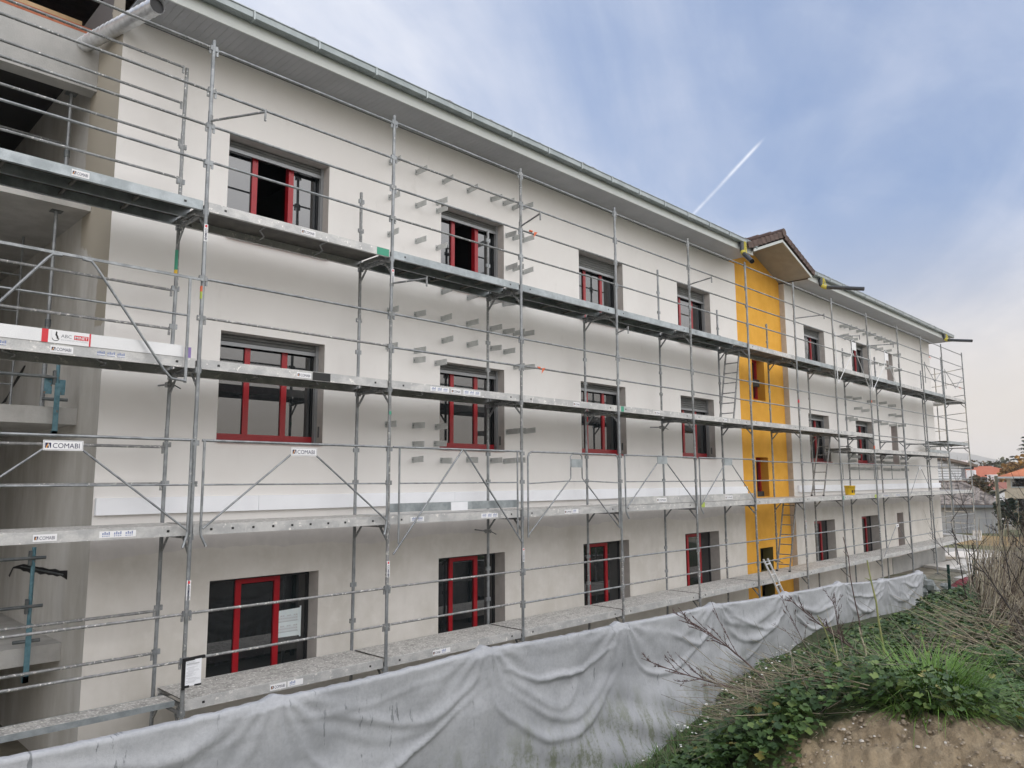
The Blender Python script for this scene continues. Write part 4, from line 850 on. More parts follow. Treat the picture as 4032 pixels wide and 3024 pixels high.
def hz1(x, y): return float(hgt(np.array([x]), np.array([y]))[0])
# pebbles in the bare face
pm = [mat('pale_pebble', (.42, .38, .32), .9, col2=(.56, .52, .46), scale=30), mat('brown_pebble', (.24, .19, .13), .95, col2=(.32, .26, .19), scale=30)]
b = MB(); cnt = 0
while cnt < 1500:
    a = R(random.uniform(8.5, 30)); d = random.uniform(2.7, blim(math.degrees(a))+.02); x, y = d*math.cos(a), d*math.sin(a); r = random.choice((.003, .004, .005, .006, .008)) if random.random() < .95 else random.uniform(.008, .012)
    z = hz1(x, y) if cnt % 1 == 0 else 0
    ph = random.random()*6; vv = [(x+r*random.uniform(.8, 1.3)*math.cos(ph+k*1.047), y+r*random.uniform(.8, 1.3)*math.sin(ph+k*1.047), z) for k in range(6)]
    v2 = [(x+(p_[0]-x)*.72, y+(p_[1]-y)*.72, z+r*.6) for p_ in vv]; b.mesh(vv+v2+[(x, y, z+r*.75)], [(k, (k+1) % 6, 6+(k+1) % 6, 6+k) for k in range(6)]+[(6+k, 6+(k+1) % 6, 12) for k in range(6)], pm[0 if random.random() < .13 else 1], True); cnt += 1
b.build('pebbles', kind='stuff')
# ================================================================== tarpaulin over the site fence
FY = 6.3
PX = [-4.2, -1.65, .90, 3.42, 5.94, 8.41, 10.88, 13.44, 15.87, 18.30, 20.93]
TZ = [-1.86, -1.86, -1.86, -1.885, -1.855, -1.925, -1.955, -2.055, -2.11, -2.28, -2.33]
WF = thing('wire_fence', 'dark green wire mesh fence with square posts at the edge of the site', 'fence', (8, FY, GZ))
def topz(x): return float(np.interp(x, PX, TZ))
nx, nz_ = 760, 72; xs_ = np.linspace(-4.2, 20.93, nx); BOT = np.interp(xs_, [-5, 8.5, 10.4, 11.7, 13.4, 14.6, 16.7, 21], [-3.72, -3.74, -3.5, -3.36, -3.1, -2.92, -2.95, -3.15])
swags = []
rs = random.Random(11)
for k in range(len(PX)-1):
    L_ = PX[k+1]-PX[k]
    for q in range(rs.choice((3, 4, 4, 5))):
        u0 = rs.uniform(-.02, .06); u1 = rs.uniform(.86, 1.03) if rs.random() < .75 else rs.uniform(.5, .8)
        if rs.random() < .3: u0, u1 = 1-u1, 1-u0
        swags.append((PX[k]+u0*L_, PX[k]+u1*L_, .05+.085*q+rs.uniform(0, .12), .10+.13*q+rs.uniform(-.06, .14), rs.uniform(.012, .045)*(1.1 if q else .8), rs.uniform(.018, .052), rs.uniform(.3, .7)))
tv = []
for i in range(nx):
    x = xs_[i]; k = max(0, min(len(PX)-2, int(np.searchsorted(PX, x)-1))); u = (x-PX[k])/(PX[k+1]-PX[k]); dp = min(x-PX[k], PX[k+1]-x)
    sag = .022*(4*u*(1-u))+.012*mnoise.noise(Vector((x*7, 1, 0)))+.008*mnoise.noise(Vector((x*19, 4, 0))); peak = .035*math.exp(-(dp/.07)**2)
    zt = topz(x)-sag+peak; zb = BOT[i]
    for j in range(nz_+1):
        if j < 4: v = 0; z = zt+(.004, .012, .012, .004)[j]; yoff = (.07, .045, .0, -.028)[j]
        else: f_ = (j-3)/(nz_-3); z = zt+(zb-zt)*f_; yoff = -.03
        v = zt-z; dsp = 0
        if j > 4:
            for (a, c, s0, dpth, am, wd, sk) in swags:
                if a < x < c:
                    t_ = (x-a)/(c-a); t_ = t_**(math.log(.5)/math.log(sk)); cat_ = s0+dpth*(4*t_*(1-t_))**1.25+.035*mnoise.noise(Vector((x*2.3, s0*9, 1))); e = (v-cat_)
                    w_ = wd*(1.0+.9*math.sin(math.pi*t_)); fade = math.sin(math.pi*min(1, max(0, t_)))**.8*(.65+.7*abs(mnoise.noise(Vector((x*1.1, s0*7, 3)))))
                    g_ = math.exp(-(e/w_)**2) if e < 0 else math.exp(-(e/(w_*.55))**2)
                    dsp += am*fade*g_*1.2
            tense = math.exp(-(dp/.22)**2)*.055*(1-min(1, v/1.3))+.018*math.sin(18*math.atan2(dp, v+.12))*math.exp(-v*1.3)*math.exp(-dp*1.5)
            low_ = max(0, (v-.55)/1.2)
            big = mnoise.fractal(Vector((x*.55, z*.8, 7)), 1, 2, 3)*.10*min(1, v*1.6)+mnoise.fractal(Vector((x*3.0, z*1.2, 2)), .9, 2.1, 3)*.018*min(1, v*3)
            bul = .34*math.exp(-((x-8.9)/1.9)**2)*low_**1.3*1.2+.10*low_*(.5+.5*math.sin(x*1.7+1))
            fold = .035*low_*math.sin((x*1.0+z*2.6)*5.2+2*mnoise.noise(Vector((x*.8, z, 5))))*math.exp(-((x-8.6)/2.2)**2)
            ridge = .014*(1 if dp < .045 else 0)+.010*math.exp(-((dp-.05)/.02)**2)
            dsp += tense+big*.9+bul+fold+ridge+mnoise.noise(Vector((x*9, z*9, 1)))*.004
        tv.append((x, FY+yoff-dsp, z))
tf = [(i*(nz_+1)+j, i*(nz_+1)+j+1, (i+1)*(nz_+1)+j+1, (i+1)*(nz_+1)+j) for i in range(nx-1) for j in range(nz_)]
tm_ = bpy.data.materials.new('grey_tarpaulin'); tm_.use_nodes = True; t = tm_.node_tree; bs = t.nodes['Principled BSDF']; bs.inputs['Roughness'].default_value = .62; bs.inputs['Specular IOR Level'].default_value = .35
g = t.nodes.new('ShaderNodeNewGeometry'); pos = g.outputs['Position']; X_, Y_, Z_ = xyz(t, pos)
n1 = nnoise(t, pos, 1.4, 6, .65); n2 = nnoise(t, comb(t, X_*16, Y_*2, Z_*3.2), 1.0, 5, .65); n3 = nnoise(t, pos, 26, 5, .7); n4 = nnoise(t, comb(t, X_*.35, 0, Z_*2), 1.2, 3, .5); n5 = nnoise(t, comb(t, X_*5, 5, Z_*1.6), 1, 5, .65)
c = nmix(t, (n1*.6+n3*.4).step(.36, .64), (.355, .365, .385), (.47, .48, .50))
c = nmix(t, n3.step(.60, .74)*.6, c, (.28, .295, .31))
drip = n2.step(.625, .66)*n4.step(.36, .56)*(Z_.step(-2.95, -2.6))
c = nmix(t, drip*.9, c, (.19, .2, .21))
alg = (n5*.65+n3*.35).step(.46, .60)*(Z_+n1*.6).step(-2.3, -2.95); c = nmix(t, alg*.8, c, (.17, .19, .115))
t.links.new(c, bs.inputs['Base Color'])
bn = t.nodes.new('ShaderNodeBump'); bn.inputs['Strength'].default_value = .25; bn.inputs['Distance'].default_value = .01; t.links.new((n3*.7+nnoise(t, pos, 120, 3, .6)*.3).k, bn.inputs['Height']); t.links.new(bn.outputs[0], bs.inputs['Normal'])
b = MB(); b.mesh(tv, tf, tm_, True); b.build('tarpaulin', None, org=(8, FY, -3.6), label='long pale grey tarpaulin sagging in folds over the site fence', category='tarpaulin')
for k, x in enumerate(PX+[23.2, 25.3, 28.3, 30.8]):
    zt = topz(x)-.02 if x < 21 else (-2.33, -2.33, -2.45, -2.6)[k-len(PX)]; yy = FY if x < 21 else (6.24, 6.13, 6.22, 6.2)[k-len(PX)]
    b = MB(); b.box((x-.035, yy-.03, GZ-.1), (x+.035, yy+.03, zt), M['fencegreen']); b.box((x-.037, yy-.032, zt), (x+.037, yy+.032, zt+.012), M['black']); b.build('post', WF)
b = MB(); xg = 20.95
while xg < 30.6: b.box((xg-.0025, FY-.06, GZ), (xg+.0025, FY-.055, -2.45), M['fencegreen']); xg += .1
for z in np.arange(-3.5, -2.4, .2): b.box((20.95, FY-.066, z-.003), (30.8, FY-.06, z+.003), M['fencegreen'])
b.build('wire_mesh', WF)
# ================================================================== plants on the bank
def lm(name, c1_, c2_): return mat(name, c1_, .55, col2=c2_, scale=7, mix=(.3, .7))
LG = [lm('mallow_leaf', (.050, .100, .026), (.085, .150, .040)), lm('deep_leaf', (.026, .058, .018), (.05, .095, .03)), lm('bright_leaf', (.11, .17, .04), (.15, .21, .055)), lm('yellowing_leaf', (.26, .22, .05), (.20, .20, .06))]
GR = [lm('grass_blade', (.05, .105, .022), (.09, .17, .035)), lm('bright_grass', (.10, .20, .025), (.15, .27, .045)), lm('dull_grass', (.09, .105, .04), (.15, .15, .07))]
ST = [mat('straw', (.36, .30, .20), .8, col2=(.48, .42, .31), scale=20), mat('grey_straw', (.25, .215, .165), .85, col2=(.34, .30, .24), scale=20), mat('brown_stalk', (.10, .07, .05), .85, col2=(.16, .12, .085), scale=20), mat('pale_straw', (.48, .42, .31), .8)]
TW = mat('dark_twig', (.030, .024, .022), .8, col2=(.055, .042, .036), scale=20); WD = mat('reddish_weed', (.085, .052, .05), .85, col2=(.14, .09, .08), scale=30); GS = mat('yellow_green_stem', (.30, .29, .11), .7, col2=(.22, .25, .09), scale=15)
class NB_:                                 # fast collector for many small faces
    def __init__(s): s.v = []; s.f = []; s.m = []; s.n = 0
    def add(s, v, f, k): s.v.append(v); s.f += [tuple(i+s.n for i in q) for q in f]; s.m += [k]*len(f); s.n += len(v)
    def build(s, name, mats, parent=None, org=(0, 0, 0), **kw):
        me = bpy.data.meshes.new(name); V_ = np.concatenate(s.v)-np.array(org); me.from_pydata(V_.tolist(), [], s.f)
        for m_ in mats: me.materials.append(m_)
        me.polygons.foreach_set('material_index', s.m); me.polygons.foreach_set('use_smooth', [True]*len(s.f)); me.update(); return inst(me, name, parent, org, **kw)
ang = np.linspace(-2.75, 2.75, 9); rad = np.array([.72, .98, .80, 1.02, .84, 1.02, .80, .98, .72])
LEAF = np.concatenate([[[0, 0, 0]], np.stack([rad*np.cos(ang)+.25, rad*np.sin(ang), np.where(np.arange(9) % 2, .10, .24)], 1)]); LF = [(0, i, i+1) for i in range(1, 9)]
def orient(yaw, tilt, roll):
    cz, sz = np.cos(yaw), np.sin(yaw); cy, sy = np.cos(tilt), np.sin(tilt); cx_, sx = np.cos(roll), np.sin(roll)
    return np.array([[cz, -sz, 0], [sz, cz, 0], [0, 0, 1]])@np.array([[cy, 0, sy], [0, 1, 0], [-sy, 0, cy]])@np.array([[1, 0, 0], [0, cx_, -sx], [0, sx, cx_]])
def on_bank(d0, d1, a0, a1, n, f=1.0):
    d = np.sqrt(rng.uniform(d0**2, d1**2, n)) if f == 1 else d0+(d1-d0)*rng.uniform(0, 1, n)**f; a = np.radians(rng.uniform(a0, a1, n)); x, y = d*np.cos(a), d*np.sin(a); k = y < 6.15; x, y = x[k], y[k]; return x, y, hgt(x, y), d[k]
def leaves(name, spots, size, hmax, pal, seed=0, dens=None):
    c = NB_()
    for x, y, z, d in zip(*spots):
        cl = mnoise.noise(Vector((x*1.3, y*1.3, 5+seed)))
        if dens and not dens(x, y, cl): continue
        h_ = hmax*(.25+.75*random.random())*(1.0+.9*cl); s = size*random.uniform(.65, 1.25)
        P_ = (LEAF*s)@orient(random.uniform(0, 6.28), random.uniform(-.2, .9), random.uniform(-.4, .4)).T+np.array([x, y, z+max(.015, h_)])
        c.add(P_, LF, random.choices(range(4), pal)[0])
    return c.build(name, LG, kind='stuff')
def not_bare(x, y, cl): return not (bare(x, y) and math.hypot(x, y) < blim(math.degrees(math.atan2(y, x)))-.05+.12*cl)
leaves('mallow_leaves', on_bank(3.0, 7.5, 15, 39, 25000), .0185, .13, (60, 25, 13, 3), 0, lambda x, y, c: not_bare(x, y, c) and c > -.33)
leaves('mallow_leaves', on_bank(5.5, 14, 12, 31, 30000), .026, .17, (62, 20, 15, 3), 3, lambda x, y, c: c > -.38)
leaves('ground_leaves', on_bank(3.3, 9, -4, 18, 19000), .0165, .12, (50, 30, 17, 3), 6, lambda x, y, c: not_bare(x, y, c) and c > -.15)
leaves('far_leaves', on_bank(9, 24, 5, 17, 9000), .04, .18, (40, 50, 8, 2), 8, lambda x, y, c: c > -.1)
leaves('mallow_leaves', on_bank(3.1, 3.7, 24, 34, 1100), .02, .08, (60, 25, 13, 2), 4, not_bare)
leaves('mallow_leaves', on_bank(2.95, 3.7, 30, 38, 1000), .024, .10, (60, 25, 13, 2), 9)
def blade(c, p, L_, yaw, lean, w, k, droop=.8, seg=4):
    t_ = np.linspace(0, 1, seg+1); el = math.pi/2-lean-droop*t_**1.4; dxr = np.concatenate([[0], np.cumsum(np.cos(el[:-1]))])*L_/seg; dzr = np.concatenate([[0], np.cumsum(np.sin(el[:-1]))])*L_/seg
    cxy = np.array([math.cos(yaw), math.sin(yaw)]); sd = np.array([-cxy[1], cxy[0]]); ww = w*(1-t_**1.6)+.0004
    ctr = np.stack([p[0]+dxr*cxy[0], p[1]+dxr*cxy[1], p[2]+dzr], 1); off = np.stack([sd[0]*ww, sd[1]*ww, 0*ww], 1)
    V_ = np.concatenate([ctr-off, ctr+off]); n = seg+1; c.add(V_, [(i, i+1, n+i+1, n+i) for i in range(seg)], k)
def tuft(c, x, y, n, L_, spread, k, lean=(.25, 1.25), w=.0022):
    z = hz1(x, y)
    for _ in range(n):
        a = random.uniform(0, 6.28); r = spread*random.random()**.6
        blade(c, (x+r*math.cos(a), y+r*math.sin(a), z-.01), L_*random.uniform(.5, 1.1), a+random.uniform(-.7, .7), random.uniform(*lean), w, k if random.random() < .85 else random.randrange(3), random.uniform(.7, 1.9))
for x, y, n, L_, sp, lab in ((3.64, 1.08, 1300, .34, .17, 'bright green grass tuft hanging over the top of the bare earth face'), (3.62, 1.40, 150, .22, .10, 'smaller dull grass tuft left of the bright one, above the bare earth'), (5.0, 1.72, 160, .26, .12, 'light green grass tuft behind the bright one, in front of dry stalks')):
    c = NB_(); tuft(c, x, y, n, L_, sp, 1 if n > 400 else (2 if n == 150 else 0)); c.build('grass_tuft', GR, None, (x, y, hz1(x, y)), label=lab, category='grass tuft', group='grass tufts on the bank')
c = NB_()
for x, y, z, d in zip(*on_bank(3.4, 12, 4, 40, 900)):
    if not bare(x, y): tuft(c, x, y, random.randint(8, 22), random.uniform(.12, .26), .06, random.choice((0, 0, 2)), w=.002+.0003*d)
for x, y, z, d in zip(*on_bank(4.8, 7.5, 32, 40, 40)): tuft(c, x, y, 25, .2, .08, 0, w=.003)
c.build('short_grass', GR, kind='stuff')
def stalk(c, p, dirv, L_, r, k, bend=.1):
    d = np.array(dirv, float); d /= np.linalg.norm(d); s = np.cross(d, [0, 0, 1]); s /= np.linalg.norm(s)+1e-6; u = np.cross(s, d); b_ = np.array([random.uniform(-bend, bend) for _ in range(3)])*L_
    V_ = []
    for t_ in (0, .5, 1):
        q = np.array(p)+d*L_*t_+b_*t_*t_; rr = r*(1-.6*t_); V_ += [q+s*rr, q-s*rr*.5+u*rr*.87, q-s*rr*.5-u*rr*.87]
    c.add(np.array(V_), [(a+i, a+(i+1) % 3, a+3+(i+1) % 3, a+3+i) for a in (0, 3) for i in range(3)], k)
c = NB_()
def straw(a0, a1, d0, d1, n, el, yaw, L_, r, pal, h0=.25):
    for x, y, z, d in zip(*on_bank(d0, d1, a0, a1, n)):
        e = R(random.gauss(*el)); w_ = R(random.gauss(*yaw)); stalk(c, (x, y, z+random.uniform(-.05, h0)), (math.cos(e)*math.cos(w_), math.cos(e)*math.sin(w_), math.sin(e)), L_*random.uniform(.5, 1.2), r*random.uniform(.6, 1.2), random.choices(range(4), pal)[0])
straw(4.5, 13.5, 7.0, 12.5, 3400, (50, 20), (-60, 45), .78, .0045, (32, 34, 28, 6), .22)     # tall leaning brush at the right
straw(3, 11, 4.6, 8.0, 700, (25, 28), (-50, 70), .55, .0032, (30, 40, 25, 5), .2)
straw(8, 15, 5.6, 8.5, 320, (8, 14), (150, 40), .55, .0035, (36, 40, 16, 8), .22)
straw(20, 28, 3.5, 4.7, 520, (3, 12), (95, 45), .40, .0024, (34, 40, 16, 10), .17)
straw(12, 22, 5.0, 7.0, 150, (15, 20), (60, 90), .45, .0026, (34, 40, 16, 10), .2)
straw(2, 9, 3.6, 6.0, 420, (20, 25), (60, 120), .45, .0026, (30, 40, 25, 5), .2)
straw(8, 30, 3.7, 8, 150, (25, 25), (120, 120), .4, .0025, (30, 40, 20, 10), .15)
straw(5, 14, 11, 20, 700, (60, 14), (-60, 60), 1.0, .007, (25, 40, 30, 5), .3)
c.build('dry_stalks', ST, kind='stuff')
# white daisies near the tarpaulin
c = NB_(); dm = [mat('daisy_petals', (.82, .82, .80), .7), mat('daisy_eye', (.55, .42, .05), .8), GR[0]]
for k in range(84):
    x, y = (random.gauss(6.7, .32), random.gauss(4.0, .28)) if k < 40 else ((random.gauss(8.0, .25), random.gauss(4.25, .15)) if k < 56 else (random.gauss(9.7, .35), random.gauss(4.6, .2)))
    z = hz1(x, y); h_ = random.uniform(.22, .42); r = random.uniform(.011, .018); tip = np.array([x+random.uniform(-.05, .05), y+random.uniform(-.05, .05), z+h_])
    stalk(c, (x, y, z), tip-np.array([x, y, z]), h_, .0016, 2, .02); o_ = orient(random.uniform(0, 6), random.uniform(-.9, .3), 0)
    ring = np.array([[r*(1 if i % 2 else .72)*math.cos(i*math.pi/8), r*(1 if i % 2 else .72)*math.sin(i*math.pi/8), 0] for i in range(16)]); c.add(ring@o_.T+tip, [tuple(range(16))], 0)
    c.add((ring*.32+[0, 0, .003])@o_.T+tip, [tuple(range(0, 16, 2))], 1)
c.build('daisies', dm, kind='stuff')
# single stems and branching weeds
def stem(lab, p0, p1, r, m_, nodes=5):
    b = MB(); p0, p1 = Vector(p0), Vector(p1); pts = [p0.lerp(p1, t_)+Vector((random.uniform(-.012, .012), random.uniform(-.012, .012), 0)) for t_ in np.linspace(0, 1, 8)]; b.path(pts, [r*(1-.55*t_) for t_ in np.linspace(0, 1, 8)], m_, 6)
    for q in pts[2:7]:
        d = Vector((random.uniform(-1, 1), random.uniform(-1, 1), random.uniform(.2, 1))).normalized(); b.path([q, q+d*random.uniform(.03, .10)], [r*.5, r*.2], m_, 5); b.mesh([q+d*.02+Vector(v)*.012 for v in ((1, 0, 0), (0, 1, .4), (-1, 0, 0), (0, -1, .3))], [(0, 1, 2, 3)], LG[2])
    b.build('tall_weed', None, p0, label=lab, category='weed', group='bare stems on the bank')
stem('yellowish bare stem leaning left, left one of the tall stems on the bank', (6.05, 2.33, -1.68), (5.97, 2.54, -1.05), .009, GS)
stem('thick pale yellow stem standing upright among green leaves', (6.14, 2.09, -1.66), (6.12, 2.20, -.62), .011, GS)
stem('broken straw coloured stem between the two yellowish ones', (6.1, 2.19, -1.64), (6.07, 2.27, -1.12), .010, ST[3])
stem('dark red thin stem rising in front of the tarpaulin end', (6.9, 2.52, -1.7), (6.75, 2.62, -.50), .007, WD)
def weed(lab, root, tip, n=16, r=.008, sub=.46, m_=None, droop=.06, grp='branching dry weeds in front of the tarpaulin'):
    m_ = m_ or WD; b = MB(); root, tip = Vector(root), Vector(tip); L_ = (tip-root).length; dr = (tip-root).normalized(); sdv = dr.cross(Vector((.7, .7, .1))).normalized(); upv = sdv.cross(dr)
    mid = [root.lerp(tip, t_)+Vector((0, 0, droop*4*t_*(1-t_)*L_)) for t_ in np.linspace(0, 1, 9)]; b.path(mid, [r*(1-.75*t_) for t_ in np.linspace(0, 1, 9)], m_, 5)
    def twig(p, d, l, rr, dep):
        q = [p, p+d*l*.5+Vector((0, 0, l*.03)), p+d*l+Vector((0, 0, l*.12))]; b.path(q, [rr, rr*.7, rr*.3], m_, 4, False)
        k = int(3+l*34)
        for i in range(k):
            t_ = random.uniform(.15, 1); s = p.lerp(q[2], t_); e = (d+Vector((random.uniform(-1, 1), random.uniform(-1, 1), random.uniform(-.6, 1)))*.9).normalized()*random.uniform(.010, .026); b.path([s, s+e], [rr*.7+.0012, .0008], m_, 3, False)
        if dep:
            for i in range(dep+1):
                t_ = random.uniform(.3, .9); twig(p.lerp(q[2], t_), (d+Vector((random.uniform(-1, 1), random.uniform(-1, 1), random.uniform(-.4, .8)))*.6).normalized(), l*.4, rr*.6, dep-1)
    for i in range(n):
        t_ = .22+.76*(i+random.random()*.6)/n; p = root.lerp(tip, t_)+Vector((0, 0, droop*4*t_*(1-t_)*L_)); s = 1 if i % 2 else -1
        twig(p, (dr*random.uniform(.5, .9)+upv*s*random.uniform(.4, .75)+sdv*random.uniform(-.35, .35)).normalized(), L_*sub*(1.12-t_)*random.uniform(.6, 1.1), r*.5, 1)
    b.build('dry_weed', None, root, label=lab, category='dry weed', group=grp)
weed('long reddish dry weed arching up left over the tarpaulin, highest of the sprays', (5.82, 2.90, -1.60), (5.46, 3.53, -1.08), 12)
weed('reddish dry weed lying almost level across the tarpaulin, lowest of the sprays', (5.75, 2.95, -1.66), (5.31, 3.75, -1.45), 12, droop=-.03)
weed('dry weed spray reaching left from behind the leaves below the far tarpaulin folds', (6.35, 2.25, -1.45), (5.92, 2.78, -.92), 11, droop=-.02)
weed('tangled dry weed sprays standing in front of the far tarpaulin bays', (7.0, 2.75, -1.75), (6.75, 2.75, -.98), 9, r=.005)
weed('thin dry weed pointing up just left of the broken stem', (6.6, 2.8, -1.8), (6.3, 3.0, -1.0), 8, r=.004)
def sapling(lab, root, H, lean, seed, r=.014, spread=.5):
    rd = random.Random(seed); b = MB()
    def br(p, d, l, rr, dep):
        pts = [p]; dd = d
        for i in range(4): dd = (dd+Vector((rd.uniform(-1, 1), rd.uniform(-1, 1), rd.uniform(-.3, .6)))*.13).normalized(); pts.append(pts[-1]+dd*l/4)
        b.path(pts, [rr*(1-.17*i) for i in range(5)], TW, 5 if dep > 1 else 4, False)
        if dep:
            for i in range(rd.choice((2, 3, 4)) if dep > 1 else rd.choice((2, 3))):
                q = pts[rd.choice((1, 2, 3, 4))]; nd = (dd+Vector((rd.uniform(-1, 1), rd.uniform(-1, 1), rd.uniform(-.25, .7)))*spread*1.5).normalized(); br(q, nd, l*rd.uniform(.42, .66), rr*.52, dep-1)
    br(Vector(root), Vector(lean).normalized(), H, r, 3); b.build('bare_sapling', None, root, label=lab, category='sapling', group='leafless saplings at the end of the fence')
for k, (lab, x, y, H, ln) in enumerate((('dark leafless sapling leaning left in front of the corner scaffold', 14.2, 3.55, 1.45, (-.05, .14, 1)), ('dark leafless sapling with knotted twigs before the tiled outbuilding', 15.5, 3.75, 1.55, (-.02, .05, 1)), ('tall bare sapling right of the green fence posts', 13.0, 2.45, 1.55, (0, -.02, 1)), ('spreading bare bush at the picture\'s right edge, before the cream house', 12.2, 1.85, 1.35, (.05, -.1, 1)), ('thin forked sapling leaning right among the brown stalks', 9.6, 1.72, .95, (.1, -.35, 1)), ('low dark branching twigs crossing the grass above the bare earth', 5.6, 1.05, .62, (.1, -.30, .8)))):
    sapling(lab, (x, y, hz1(x, y)-.03), H, ln, 20+k, r=.011+.001*H)
for k in range(9):
    a = R(random.uniform(4, 12)); d = random.uniform(6.2, 9.5); x, y = d*math.cos(a), d*math.sin(a); z = hz1(x, y); weed(('dark dry bramble cane arching among the brown stalks', )[0], (x, y, z), (x+random.uniform(-.5, .5), y+random.uniform(-.2, .7), z+random.uniform(.7, 1.25)), 7, r=.007, sub=.3, m_=TW, droop=.08, grp='bramble canes among the brown stalks')
# bushes of darker leaves beyond the fence end
c = NB_()
for k in range(5200):
    cx_, cy_, rr = random.choice(((22.2, 5.1, .65), (23.6, 4.7, .75), (20.2, 4.6, .42), (24.8, 4.2, .9), (18.4, 4.5, .3))); a = random.uniform(0, 6.28); e = random.random()**.5; q = random.random()
    x, y = cx_+rr*e*math.cos(a)*1.4, cy_+rr*e*math.sin(a)*.7; z = hz1(x, y)+rr*.75*(1-e*e)*q+.05
    c.add((LEAF*random.uniform(.025, .05))@orient(random.uniform(0, 6.28), random.uniform(-.3, 1), 0).T+np.array([x, y, z]), LF, random.choices((0, 1, 2), (35, 60, 5))[0])
c.build('bramble_leaves', LG, kind='stuff')
# ================================================================== beyond the site
def roofmesh(mb, pts, m_): mb.face(pts, m_)
litg = mat('sunlit_turf', (.22, .15, .06), .95, col2=(.30, .21, .09), scale=1.5); grs = mat('far_grass', (.07, .085, .03), .95, col2=(.11, .115, .045), scale=1.2); grv = mat('grey_gravel', (.27, .27, .27), .95, col2=(.36, .36, .35), scale=3); slabm = mat('pale_slab', (.62, .60, .57), .85, col2=(.70, .68, .66), scale=1.2)
def patch(name, pts, m_, dz): b = MB(); b.face([(x, y, GZ+dz) for x, y in pts], m_); b.build(name, kind='structure')
patch('grass_verge', [(38, 5), (62, 3), (64, 22), (38, 22)], grs, .004)
patch('sunlit_strip', [(47, 6), (55, 4), (56, 20), (48, 20)], litg, .008)  # low sunlight on this ground strip is put into its warm colour
patch('gravel_yard', [(37.8, 6), (44, 4.5), (45, 15), (38.2, 15)], grv, .008)
for q in ([(33.0, 8.2), (37, 7.7), (38, 9.6), (34.2, 10.1)], [(30, 6.9), (34.4, 6.7), (34.9, 8.0), (30.6, 8.1)], [(38.4, 9.0), (41.5, 8.8), (41.8, 10.8), (38.6, 11)]):
    b = MB(); b.prism([(x, y, GZ+.01) for x, y in q], (0, 0, .10), slabm); b.build('concrete_slab', None, (q[0][0], q[0][1], GZ), label={33.0: 'pale concrete slab on the ground under the far end of the scaffold', 30: 'pale concrete slab just behind the green fence posts', 38.4: 'small concrete slab on the gravel past the corner scaffold'}[q[0][0]], category='slab')
rk = mat('rubble_stone', (.26, .28, .28), .9, col2=(.38, .40, .40), scale=3, bump=.4)
RB = thing('rubble_heap', 'heap of grey broken stones behind the end of the tarpaulin', 'rubble', (24, 7.4, GZ))
for k in range(46):
    b = MB(); x, y = random.gauss(24.2, 1.1), random.gauss(7.5, .5); z = GZ+.25+max(0, .55-abs(x-24.2)*.3)*random.random(); s = random.uniform(.10, .26)
    vs_ = [(x+s*random.uniform(.6, 1.1)*math.cos(a)*math.cos(e), y+s*random.uniform(.6, 1.1)*math.sin(a)*math.cos(e), z+s*.75*random.uniform(.6, 1.1)*math.sin(e)) for e in (-.9, 0, .9) for a in np.linspace(0, 5.24, 6)]
    b.mesh(vs_, [(r_*6+i, r_*6+(i+1) % 6, r_*6+6+(i+1) % 6, r_*6+6+i) for r_ in (0, 1) for i in range(6)]+[tuple(range(5, -1, -1)), tuple(range(12, 18))], rk); b.build('stone', RB)
for k, (x, y, l) in enumerate(((27.6, 7.2, 2.2), (30.2, 6.9, 1.3))):
    b = MB(); vs_ = [(x+l*u, y+.3*v, GZ+.12+.22*math.sin(3.1*u)*(1-v*v)+.05*random.random()) for u in np.linspace(0, 1, 9) for v in (-1, -.5, 0, .5, 1)]
    b.mesh(vs_, [(i*5+j, i*5+j+1, i*5+6+j, i*5+5+j) for i in range(8) for j in range(4)], mat('dark_red_sheet', (.20, .015, .03), .6, col2=(.26, .025, .04), scale=4)); b.build('folded_sheet', None, (x, y, GZ), label=('dark red plastic sheet lying behind the middle green post', 'smaller dark red sheet lying further right behind the posts')[k], category='sheet')
# tile-roofed outbuilding
OB = thing('outbuilding', 'low grey outbuilding with a weathered brown tiled roof beyond the site', 'outbuilding', (57, 13.5, GZ))
grw = mat('grey_block_wall', (.30, .31, .33), .9, col2=(.38, .39, .40), scale=1.2, stretch=(1, 1, .4))
A, B_ = Vector((55.6, 16.2, 0)), Vector((58.5, 12.4, 0)); dr = (B_-A).normalized(); bk = Vector((dr.y*-1, dr.x, 0)); bk = bk if bk.x > 0 else -bk; LN = (B_-A).length; depth = 7.0
def ob(u, v, z): p = A+dr*u+bk*v; return (p.x, p.y, z)
b = MB(); b.hexa([ob(0, 0, GZ), ob(LN, 0, GZ), ob(LN, depth, GZ), ob(0, depth, GZ), ob(0, 0, -1.66), ob(LN, 0, -1.66), ob(LN, depth, -1.66), ob(0, depth, -1.66)], grw); b.bar(ob(-.05, -.012, -2.6), ob(LN+.05, -.012, -2.6), .02, .03, M['concrete']); b.build('wall', OB)
b = MB(); ez, rz, ov = -1.72, -.24, .35; hv = 3.2
for v0, v1, s in ((-ov, hv, 1), (depth+ov, depth-hv, -1)):
    b.hexa([ob(-.3, v0, ez-.06), ob(LN+.4, v0, ez-.06), ob(LN-.6, v1, rz-.06), ob(-.3, v1, rz-.06), ob(-.3, v0, ez), ob(LN+.4, v0, ez), ob(LN-.6, v1, rz), ob(-.3, v1, rz)], M['tile'])
b.face([ob(-.3, hv, rz), ob(LN-.6, hv, rz), ob(LN-.6, depth-hv, rz), ob(-.3, depth-hv, rz)], M['tile'])
b.build('roof', OB)
wt = [mat('weathered_tile', (.20, .175, .16), .85, col2=(.36, .32, .29), scale=2.5), mat('dark_weathered_tile', (.10, .085, .08), .85, col2=(.16, .14, .125), scale=2.5)]
c = NB_(); nr = 13
